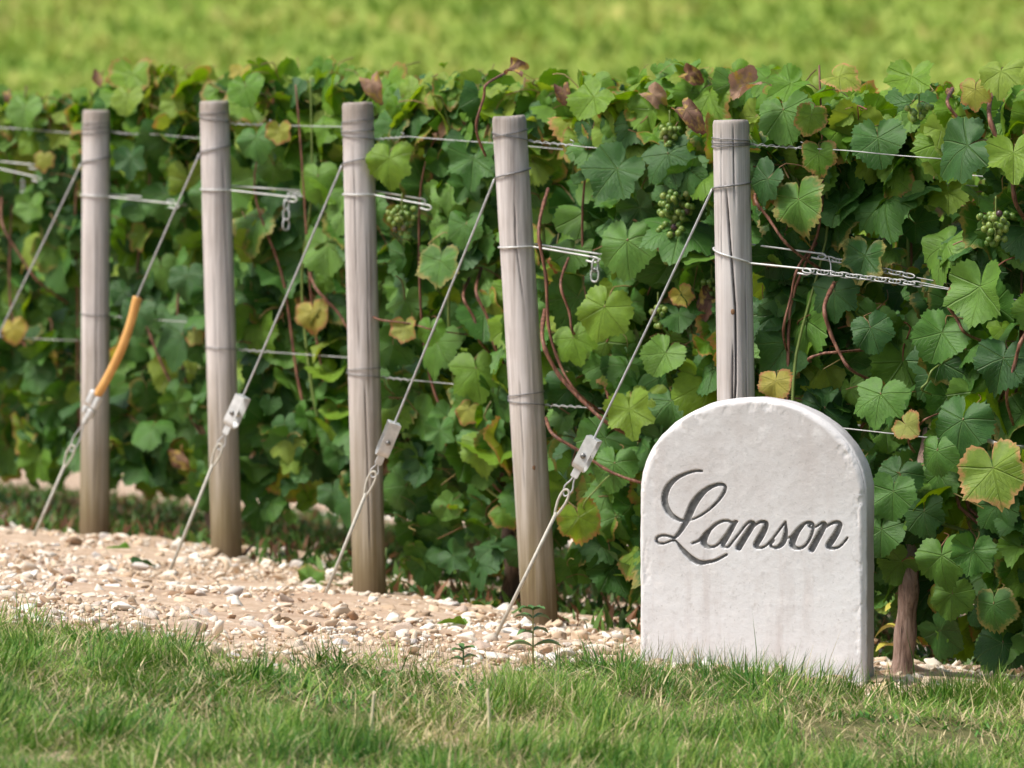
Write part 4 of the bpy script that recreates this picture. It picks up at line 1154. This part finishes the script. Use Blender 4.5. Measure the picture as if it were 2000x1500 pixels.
# leaves that stand out in the photograph: pixel, size, kind, facing (right, up), way the tip points (right, up)
def feature(i, u, v, off, sc, kind, nrm=(0, .3), tip=(0, -1), var=0):
    p = at_row(i, u, v, off)
    nr = RN + RD * nrm[0] + V(0, 0, 1) * nrm[1]; tp = RD * tip[0] + V(0, 0, 1) * tip[1] + RN * .15
    leaves[i].append([p, frame_from(nr, tp), sc, kind, var % NV, .5, True])
FEAT = [
    (5, 1890, 285, .20, .085, 'green', (-.2, .5), (-.8, -.45), 1), (5, 1715, 270, .0, .070, 'green', (.1, .5), (.2, -1), 3), (5, 1690, 500, -.02, .062, 'green', (0, .4), (-.2, -1), 5), (5, 1915, 560, .20, .085, 'green', (-.4, .2), (-.1, -1), 2),
    (5, 1560, 390, .05, .075, 'green', (-.3, .2), (.1, -1), 4), (5, 1500, 350, .04, .06, 'green', (-.5, .3), (-.5, -.8), 6), (5, 1940, 915, .24, .092, 'turning', (0, .35), (.3, -1), 7), (5, 1720, 770, .18, .068, 'green', (0, .6), (-.1, -1), 8),
    (5, 1880, 820, .22, .080, 'green', (-.1, .3), (-.2, -1), 9), (5, 1700, 640, .16, .055, 'green', (.2, .4), (.4, -.9), 10), (5, 1830, 880, .22, .055, 'green', (-.3, .2), (0, -1), 11), (5, 1745, 960, .18, .062, 'green', (0, .3), (0, -1), 0),
    (5, 1840, 1085, .18, .068, 'green', (0, .25), (.1, -1), 1), (5, 1900, 1075, .2, .055, 'green', (.5, .2), (-.2, -1), 2), (5, 1770, 830, .2, .04, 'yellow', (-.3, .6), (.6, -.5), 3), (5, 1515, 745, .10, .045, 'yellow', (0, .4), (0, -1), 4),
    (5, 1545, 165, .06, .055, 'light', (0, .9), (-.7, -.5), 5), (5, 1640, 150, .12, .05, 'turning', (0, 1.2), (.6, -.2), 6), (5, 1460, 165, .04, .050, 'brown', (0, .5), (-.9, -.5), 0), (5, 1905, 175, .2, .042, 'yellow', (0, .3), (0, -1), 8),
    (5, 1585, 225, .05, .044, 'turning', (.4, .3), (-.1, -1), 9), (5, 1530, 215, .0, .075, 'green', (0, .6), (.3, -.8), 10), (5, 1340, 215, .0, .052, 'brown', (0, .6), (.5, -.5), 1), (5, 1955, 140, .2, .055, 'light', (0, .9), (0, -1), 1), (5, 1780, 150, .16, .06, 'light', (0, 1), (0, -1), 2),
    (5, 1840, 650, .16, .07, 'green', (.2, .4), (-.3, -1), 3), (5, 1960, 700, .22, .07, 'green', (.2, .4), (-.2, -1), 4), (5, 1980, 300, .22, .07, 'light', (.1, .7), (.1, -1), 5), (5, 1600, 300, .03, .05, 'light', (.1, .4), (.1, -1), 6), (5, 1630, 570, -.02, .06, 'green', (0, .3), (0, -1), 8),
    (5, 1722, 1035, .05, .06, 'green', (.1, .3), (0, -1), 3), (5, 1805, 1000, .08, .06, 'green', (-.1, .3), (.2, -1), 6), (5, 1755, 925, .06, .065, 'green', (0, .5), (-.2, -1), 9), (5, 1860, 1160, .12, .055, 'green', (.2, .2), (0, -1), 10), (5, 1940, 1180, .15, .06, 'green', (-.2, .2), (.1, -1), 11),
    (4, 1205, 330, .16, .085, 'green', (.2, .45), (-.6, -.9), 7), (4, 1305, 300, .20, .075, 'green', (-.1, .6), (.3, -.9), 8), (4, 1225, 470, .18, .085, 'green', (0, .35), (.1, -1), 9), (4, 1180, 600, .15, .078, 'light', (0, .25), (-.2, -1), 10), (4, 1275, 185, .16, .042, 'brown', (.2, .5), (.8, -.6), 2),
    (4, 1345, 145, .15, .036, 'brown', (0, .4), (.5, -.2), 3), (4, 1100, 180, .10, .034, 'brown', (.2, .3), (.2, -.6), 0), (4, 1160, 190, .12, .062, 'light', (0, .7), (-.5, -.8), 0), (4, 1008, 132, .08, .042, 'brown', (0, .7), (-.5, .3), 1), (4, 1330, 575, .2, .032, 'yellow', (.3, .3), (.5, -.9), 2),
    (4, 1300, 690, .2, .06, 'green', (.1, .5), (-.4, -.9), 3), (4, 1130, 1010, .14, .062, 'light', (.6, .1), (.4, -1), 4), (4, 1230, 800, .16, .07, 'light', (0, .3), (.2, -1), 5), (4, 1345, 330, .2, .06, 'green', (.1, .5), (0, -1), 6), (4, 1120, 660, .12, .06, 'light', (0, .4), (.3, -.9), 8), (4, 1200, 905, .15, .065, 'green', (0, .3), (0, -1), 9),
    (3, 925, 310, .10, .078, 'green', (.1, .45), (0, -1), 5), (3, 910, 440, .10, .060, 'green', (0, .4), (0, -1), 6), (3, 860, 510, .10, .07, 'green', (-.1, .5), (0, -1), 7), (3, 725, 160, .05, .046, 'brown', (0, .7), (.4, -.8), 2), (3, 930, 720, .10, .078, 'light', (.2, .4), (.2, -1), 8), (3, 840, 640, .1, .045, 'light', (0, .3), (0, -1), 9), (3, 915, 800, .1, .04, 'yellow', (0, .4), (-.3, -1), 10), (3, 790, 640, .1, .04, 'yellow', (0, .3), (0, -1), 2),
    (3, 945, 870, .12, .07, 'light', (0, .4), (.1, -1), 4), (3, 860, 840, .1, .05, 'green', (0, .3), (0, -1), 5), (3, 760, 310, .05, .07, 'light', (0, .3), (0, -1), 1),
    (2, 620, 345, .06, .070, 'light', (0, .3), (.1, -1), 11), (2, 640, 480, .07, .080, 'green', (0, .4), (.1, -1), 0), (2, 500, 270, .05, .062, 'green', (0, .5), (.2, -1), 1), (2, 545, 255, .05, .04, 'yellow', (.2, .3), (0, -1), 2), (2, 480, 170, .02, .06, 'light', (0, .6), (.3, -.8), 3), (2, 610, 610, .08, .055, 'yellow', (0, .3), (.1, -1), 4),
    (1, 250, 190, .03, .055, 'light', (0, .5), (0, -1), 3), (1, 365, 540, .08, .062, 'green', (0, .4), (0, -1), 4), (1, 255, 310, .04, .06, 'green', (0, .4), (.1, -1), 5), (1, 270, 610, .05, .065, 'green', (.1, .4), (0, -1), 6), (1, 380, 655, .08, .034, 'yellow', (0, .3), (.5, -.6), 7), (1, 195, 150, .0, .03, 'brown', (0, .5), (0, -1), 0), (1, 340, 200, .05, .045, 'light', (0, .3), (0, -1), 2),
    (0, 85, 310, .08, .038, 'yellow', (0, .3), (0, -1), 8), (0, 25, 640, .1, .05, 'yellow', (0, .3), (.3, -.9), 9), (0, 15, 185, .06, .03, 'brown', (0, .4), (.3, -.8), 1), (0, 50, 210, .08, .065, 'green', (0, .5), (0, -1), 3), (0, 60, 400, .08, .055, 'green', (0, .4), (0, -1), 2),
]
for q in FEAT: feature(*q)

# which leaves show largest: paint all of them far to near into a coarse id picture
allv = [(i, q) for i in range(6) for q in range(len(leaves[i]))]
pp = np.array([leaves[i][q][0] - leaves[i][q][1][:, 1] * 0 for i, q in allv]); U_, V__, W_ = project(pp)
buf = -np.ones((188, 250), int); yy_, xx_ = np.mgrid[0:188, 0:250]
order = np.argsort(-W_)
for a_ in order:
    i, q = allv[a_]; l = leaves[i][q]; rad = l[2] * .75 * F / W_[a_] / 8
    ctr = l[0] + l[1][:, 1] * l[2] * .3; cu, cv, _ = project(ctr); cu, cv = cu[0] / 8, cv[0] / 8
    x0, x1, y0, y1 = int(max(cu - rad, 0)), int(min(cu + rad + 1, 250)), int(max(cv - rad, 0)), int(min(cv + rad + 1, 188))
    if x1 <= x0 or y1 <= y0: continue
    m = (xx_[y0:y1, x0:x1] - cu) ** 2 + (yy_[y0:y1, x0:x1] - cv) ** 2 < rad * rad
    buf[y0:y1, x0:x1][m] = a_
cnt = np.bincount(buf[buf >= 0].ravel(), minlength=len(allv))
show = {}
for a_, (i, q) in enumerate(allv): show.setdefault(i, []).append((cnt[a_] + (1000 if len(leaves[i][q]) > 6 else 0), q))
vines = {}
def trunk(i, s, parent, O, lean, rad, hgt, off=-.02):
    p0 = row_point(i, s, -.05, off); pts = [p0]
    r_ = np.random.default_rng(int(s * 100) + i)
    for t in (.2, .45, .7, 1.0): pts.append(p0 + V(0, 0, hgt * t) + RD * (lean * t + r_.normal(0, .012)) + RN * r_.normal(0, .01))
    P = catmull(pts, 7); rr = rad * (1.15 - .45 * np.linspace(0, 1, len(P))) * (1 + .1 * (np.random.default_rng(i + 5).random(len(P)) - .5))
    MB().add(*tube(P, rr, 12)).build('trunk', M['trunk'], parent, O); return P[-1]
for i in range(6):
    O = row_point(i, .35, 0, 0)
    vn = thing('grapevine', VINE_LABEL[i], 'grapevine', O, 'grapevines of the rows'); vines[i] = (vn, O)
    ranked = sorted(show[i], reverse=True); parts = [q for c_, q in ranked[:300]]; rest = [q for c_, q in ranked[300:]]
    for q in parts:
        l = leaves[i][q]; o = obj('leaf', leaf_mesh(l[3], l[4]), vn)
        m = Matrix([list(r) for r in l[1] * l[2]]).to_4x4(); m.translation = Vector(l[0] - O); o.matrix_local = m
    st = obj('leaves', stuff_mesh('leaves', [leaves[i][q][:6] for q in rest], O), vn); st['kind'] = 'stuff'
    head = trunk(i, .36 if i < 5 else .85, vn, O, .03, .024, .32)
    r_ = np.random.default_rng(60 + i)
    for q in range(7):
        s_ = r_.uniform(.08, S1[i] - .1); o0 = r_.uniform(-.10, .03)
        P = [head - V(0, 0, .02), row_point(i, .36 + (s_ - .36) * .6, r_.uniform(.36, .5), o0 * .4), row_point(i, s_, r_.uniform(.6, .75), o0), row_point(i, s_ + r_.normal(0, .04), 1.0, o0 + r_.normal(0, .03)), row_point(i, s_ + r_.normal(0, .05), r_.uniform(1.2, 1.34), o0 + r_.normal(0, .03))]
        P = catmull(P, 6); P = wobble(P, .006, 80 + q + i * 9); MB().add(*tube(P, np.linspace(.0052, .0022, len(P)), 7)).build('cane', M['cane'] if q % 3 else M['shoot'], vn, O)
def cane(i, uvs, off, r0=.0052, r1=.0035, mat='cane'):
    vn, O = vines[i]; Q = [at_row(i, u, v, off) for u, v in uvs]
    Q = [Q[0] + (Q[0] - Q[1]) * .9 - RN * .11] + Q + [Q[-1] + (Q[-1] - Q[-2]) * .9 - RN * .11]; P = catmull(Q, 7)
    nd = 1 + .28 * np.exp(-((np.linspace(0, len(P) / 6.0, len(P)) % 1.0 - .5) / .10) ** 2)
    MB().add(*tube(P, np.linspace(r0, r1, len(P)) * .82 * nd, 8)).build('cane', M[mat], vn, O)
# canes that show in the photograph
cane(4, [(1052, 450), (1066, 540), (1072, 640), (1095, 715), (1130, 770)], .13)
cane(4, [(1095, 555), (1112, 610), (1120, 650)], .12, .0042)
cane(4, [(1060, 665), (1090, 730), (1140, 785), (1195, 832)], .14, .006, .005)
cane(4, [(1080, 848), (1130, 880), (1190, 920), (1260, 945)], .16, .0048)
cane(4, [(1140, 985), (1165, 955), (1190, 930)], .16, .003, .002, 'shoot')
cane(3, [(930, 570), (952, 620), (972, 690)], .12)
cane(3, [(905, 580), (925, 620), (938, 668)], .12, .0045)
cane(2, [(615, 560), (660, 610), (690, 655)], .12)
cane(3, [(745, 625), (800, 632), (850, 645)], .10, .003, .002)
cane(5, [(1610, 600), (1622, 650), (1640, 690), (1662, 722)], .14, .0058)
cane(5, [(1580, 700), (1610, 690), (1636, 688)], .14, .0036)
cane(5, [(1850, 590), (1870, 625), (1885, 650)], .18, .005)
cane(5, [(1998, 660), (1982, 710), (1966, 775)], .22, .0058)
cane(5, [(1932, 225), (1955, 290), (1975, 340), (1985, 400)], .19, .0062, .0055)
cane(5, [(1850, 200), (1870, 230), (1882, 250)], .16, .005)
cane(5, [(1475, 390), (1500, 425), (1540, 480)], .04, .0045)
cane(5, [(1560, 520), (1545, 580), (1530, 650)], .0, .004)
cane(4, [(930, 250), (945, 190), (950, 165)], .08, .004)
cane(0, [(5, 440), (40, 500), (75, 550)], .09, .005)
cane(5, [(1905, 852), (1930, 860), (1958, 870)], .20, .0055, .0055, 'rod')
cane(5, [(1800, 760), (1812, 745), (1822, 722)], .2, .003, .0025, 'shoot')
cane(5, [(1775, 860), (1795, 830), (1815, 815)], .2, .0035, .002)
# pinkish peeling trunk right of the stone
vn5, O5 = vines[5]
P = catmull([at_row(5, 1760, 1335, -.02), at_row(5, 1768, 1240, -.02), at_row(5, 1776, 1140, -.01), at_row(5, 1782, 1060, -.03), at_row(5, 1800, 940, -.06), at_row(5, 1815, 840, -.12)], 7)
MB().add(*tube(P, np.linspace(.026, .014, len(P)) * (1 + .08 * np.sin(np.arange(len(P)) * 1.1)), 12)).build('trunk', M['peel'], vn5, O5)

# rest of the rows, running on where only their tops and gaps show
far_leaves = []
for i in range(6): far_leaves += gen_leaves(i, S1[i], 2.6 if i > 2 else 3.2, 620 if i < 5 else 700, -1, 700 + i)
for i in (-1, -2): far_leaves += gen_leaves(i, -.0, 3.6, 1300, .2, 720 + i)
O = row_point(3, 2, 0, 0)
fo = obj('vine_foliage', stuff_mesh('vine_foliage', [l[:6] for l in far_leaves], O), None, O)
tag(fo, 'dense green vine foliage of the rows carrying on behind the front vines', 'foliage', None, 'stuff')

# ------------------------------------------------------------------ grapes
GR = mesh_from('grape', I2[0], I2[1], [M['grape']]); GRD = mesh_from('grape', I2[0], I2[1], [M['grape_dark']])
def bunch(i, u, v0, v1, half_w, off, n, seed):
    vn, O = vines[i]; r_ = np.random.default_rng(seed)
    b = obj('grape_bunch', None, vn)
    a, c = at_row(i, u, v0, off), at_row(i, u, v1, off); L = np.linalg.norm(c - a)
    MB().add(*tube(catmull([a + V(0, 0, .035), a, (a + c) / 2, c], 4), np.linspace(.0022, .0012, 13), 5)).build('stalk', M['shoot'], b, O)
    wpx = half_w / F * a[1]; placed = []
    tries = 0
    while len(placed) < n and tries < 6000:
        tries += 1
        t = r_.random(); an = r_.uniform(0, 6.28); w = wpx * (1 - .55 * t) * math.sqrt(r_.random()) * (.8 + .4 * math.sin(t * 9) ** 2)
        p = a + (c - a) * t + RD * math.cos(an) * w + RN * math.sin(an) * w
        if all(np.linalg.norm(p - q) > .0128 for q in placed):
            placed.append(p)
    for p in placed:
        g = obj('grape', GR, b, p - O); s = r_.uniform(.0066, .0082); g.scale = (s, s, s * 1.05)
bunch(4, 1318, 375, 515, 38, .19, 75, 1); bunch(4, 1308, 245, 285, 22, .18, 22, 2); bunch(4, 1390, 545, 600, 22, .15, 24, 3)
bunch(5, 1945, 415, 478, 34, .22, 38, 4); bunch(3, 785, 405, 455, 30, .09, 34, 5); bunch(5, 1795, 205, 235, 22, .16, 12, 6); bunch(4, 1285, 600, 640, 16, .15, 14, 7)

# ------------------------------------------------------------------ small things on the ground
def loose_leaf(u, v, sc, kind, label, rot, tilt=.35, var=0):
    p = on_ground(u, v); p[2] += .012
    o = obj('fallen_leaf', leaf_mesh(kind, var), None, p)
    o.scale = (sc, sc, sc); o.rotation_euler = (tilt, random.uniform(-.2, .2), rot)
    tag(o, label, 'leaf', 'leaves lying on the soil')
loose_leaf(236, 1078, .042, 'light', 'pale green leaf lying right of the foot of the leftmost post', 1.2, .3, 1)
loose_leaf(605, 1142, .050, 'green', 'green leaf lying on the soil between the second and middle post', .4, .7, 2)
loose_leaf(282, 1110, .038, 'green', 'dull green leaf lying left of the second guy rod foot', 2.2, .3, 3)
loose_leaf(948, 1190, .045, 'green', 'dark green leaf lying left of the nearest guy rod', 3.4, .5, 4)
loose_leaf(890, 1228, .040, 'green', 'flat dark green leaf lying on the gravel before the leaning post', 1.4, .12, 5)
loose_leaf(1120, 1160, .052, 'green', 'green leaf lying right of the foot of the leaning post', .2, .9, 6)
loose_leaf(1195, 1165, .052, 'green', 'green leaf on the soil against the left side of the stone', 2.0, .7, 7)
loose_leaf(890, 1062, .058, 'light', 'bright green leaf drooping on the soil left of the leaning post', .2, 1.0, 8)
loose_leaf(225, 1002, .03, 'brown', 'withered leaf lying behind the leftmost post', .2, .4, 0)
p = on_ground(905, 1166); p[2] += .009
o = obj('fallen_grape', GRD, None, p); o.scale = (.0085,) * 3; tag(o, 'single dark blue grape lying on the pale soil', 'grape')
def big_rock(u, v, sc, mat, seed, label, rz=0):
    p = on_ground(u, v); o = obj('rock', mesh_from('rock', rock_shape(I2, seed, .15), I2[1], [M[mat]], False), None, p + V(0, 0, sc[2] * .3)); o.scale = sc; o.rotation_euler = (0, 0, rz); tag(o, label, 'rock')
big_rock(1728, 1352, (.036, .045, .030), 'rock_yellow', 71, 'flat ochre rock at the right foot of the carved stone')
big_rock(1722, 1285, (.026, .03, .042), 'rock_grey', 72, 'grey upright rock half hidden behind the carved stone')
big_rock(1925, 1322, (.026, .03, .018), 'rock', 73, 'pale flat rock in the grass edge at far right')
def blade_leaf(base, dr, up, L, W, droop):
    d = np.asarray(dr, float); s = np.cross(d, up); s /= np.linalg.norm(s); vs, fs = [], []
    for j, t in enumerate(np.linspace(0, 1, 7)):
        w = 1.9 * W * math.sin(PI * min(.999, t * .92 + .06)) ** .8; c = base + d * L * t + up * (L * .22 * math.sin(t * 1.6) - droop * L * t * t)
        vs += [c - s * w / 2 + up * w * .18, c, c + s * w / 2 + up * w * .18]
    for j in range(6):
        for q in range(2): fs.append((j * 3 + q, j * 3 + q + 1, j * 3 + q + 4, j * 3 + q + 3))
    return np.array(vs), fs
def weed(u, v, hpx, spec, label, stem='weed_stem', lean=0):
    p = on_ground(u, v); H = hpx / F * p[1]; w = thing('weed', label, 'weed', p, 'weeds on the bare soil'); z = V(0, 0, 1)
    P = catmull([p - z * .01, p + z * H * .4 + V(lean * .3, 0, 0), p + z * H + V(lean, 0, 0)], 6)
    MB().add(*tube(P, np.linspace(.0032, .0014, len(P)), 6)).build('stem', M[stem], w, p)
    for (t, az, L, W, dr) in spec:
        b = p + z * H * t + V(lean * t, 0, 0); d = V(math.cos(R(az)), math.sin(R(az)), .1)
        MB().add(*blade_leaf(b, d / np.linalg.norm(d), z, L, W, dr)).build('leaf', M['weed'], w, p)
weed(1041, 1318, 130, [(.42, 180, .055, .022, .35), (.42, -5, .06, .022, .3), (.62, 200, .035, .018, .4), (.66, 20, .034, .018, .5), (.85, 170, .04, .018, .3), (.85, 10, .036, .020, .4), (.97, 200, .03, .015, .2), (.97, -30, .028, .014, .2), (.97, 80, .03, .014, .1)], 'slim upright weed with paired leaves before the leaning post')
weed(905, 1308, 44, [(.4, 170, .03, .016, .3), (.5, 10, .032, .016, .3), (.8, 200, .026, .014, .2), (.9, -20, .026, .014, .2), (.9, 80, .02, .012, .1), (1, 140, .02, .012, .1)], 'small low weed on the grass edge left of the taller weed', 'weed')
weed(668, 1140, 62, [(.2, 170, .03, .014, .3), (.3, 10, .03, .014, .3), (.6, 200, .03, .013, .1), (.7, -20, .03, .012, .1), (.9, 80, .03, .012, .0), (1, 140, .02, .01, .0)], 'tuft of green weed beside the foot of the middle guy rod', 'weed')
weed(798, 1145, 74, [(.5, 200, .02, .006, .3), (.7, 10, .018, .006, .4), (.95, 60, .015, .006, .2)], 'dead brown weed stalk right of the middle post', 'dead', .008)
for o in [q for q in bpy.data.objects if q.name.startswith('leaf') and q.parent and q.parent.get('label', '').startswith('dead brown')]:
    o.data.materials[0] = M['dead']
weed(1745, 1300, 120, [(.3, 200, .05, .022, .5), (.45, -10, .05, .024, .6), (.6, 170, .055, .026, .7), (.8, 20, .05, .022, .6), (.95, 210, .045, .02, .5), (.9, -60, .04, .02, .5)], 'yellowing low shoot at the trunk right of the stone', 'weed_stem', .02)
yl = NT('weed_yellow').base((.42, .38, .06), .55)
for o in [q for q in bpy.data.objects if q.name.startswith('leaf') and q.parent and q.parent.get('label', '').startswith('yellowing')]:
    o.data.materials[0] = yl
def stalk(u, v, hpx, label, lean):
    p = on_ground(u, v); H = hpx / F * p[1]; z = V(0, 0, 1)
    o = MB().add(*tube(catmull([p - z * .005, p + z * H * .5 + V(lean, 0, 0), p + z * H], 6), np.linspace(.0042, .0026, 13), 6)).build('dry_stalk', M['straw'], None, p)
    o.location = tuple(p); tag(o, label, 'stalk', 'straw stalks in the lawn')
stalk(731, 1474, 125, 'pale dry straw stalk standing in the lawn, the left of two', -.004)
stalk(952, 1470, 125, 'pale dry straw stalk standing in the lawn, the right of two', .003)
def twig(pts, label):
    P = [on_ground(u, v) + V(0, 0, h) for u, v, h in pts]
    o = MB().add(*tube(catmull(P, 6), .0028, 6)).build('twig', M['cane'], None, P[0]); o.location = tuple(P[0]); tag(o, label, 'twig', 'pruned twigs at the right edge')
twig([(1905, 1318, .01), (1950, 1316, .03), (2000, 1318, .05)], 'thin fallen twig lying flat at the bottom of the right hand vine')
twig([(1958, 1318, .07), (1972, 1318, .04), (1995, 1318, .01)], 'thin twig leaning steeply at the bottom of the right hand vine')
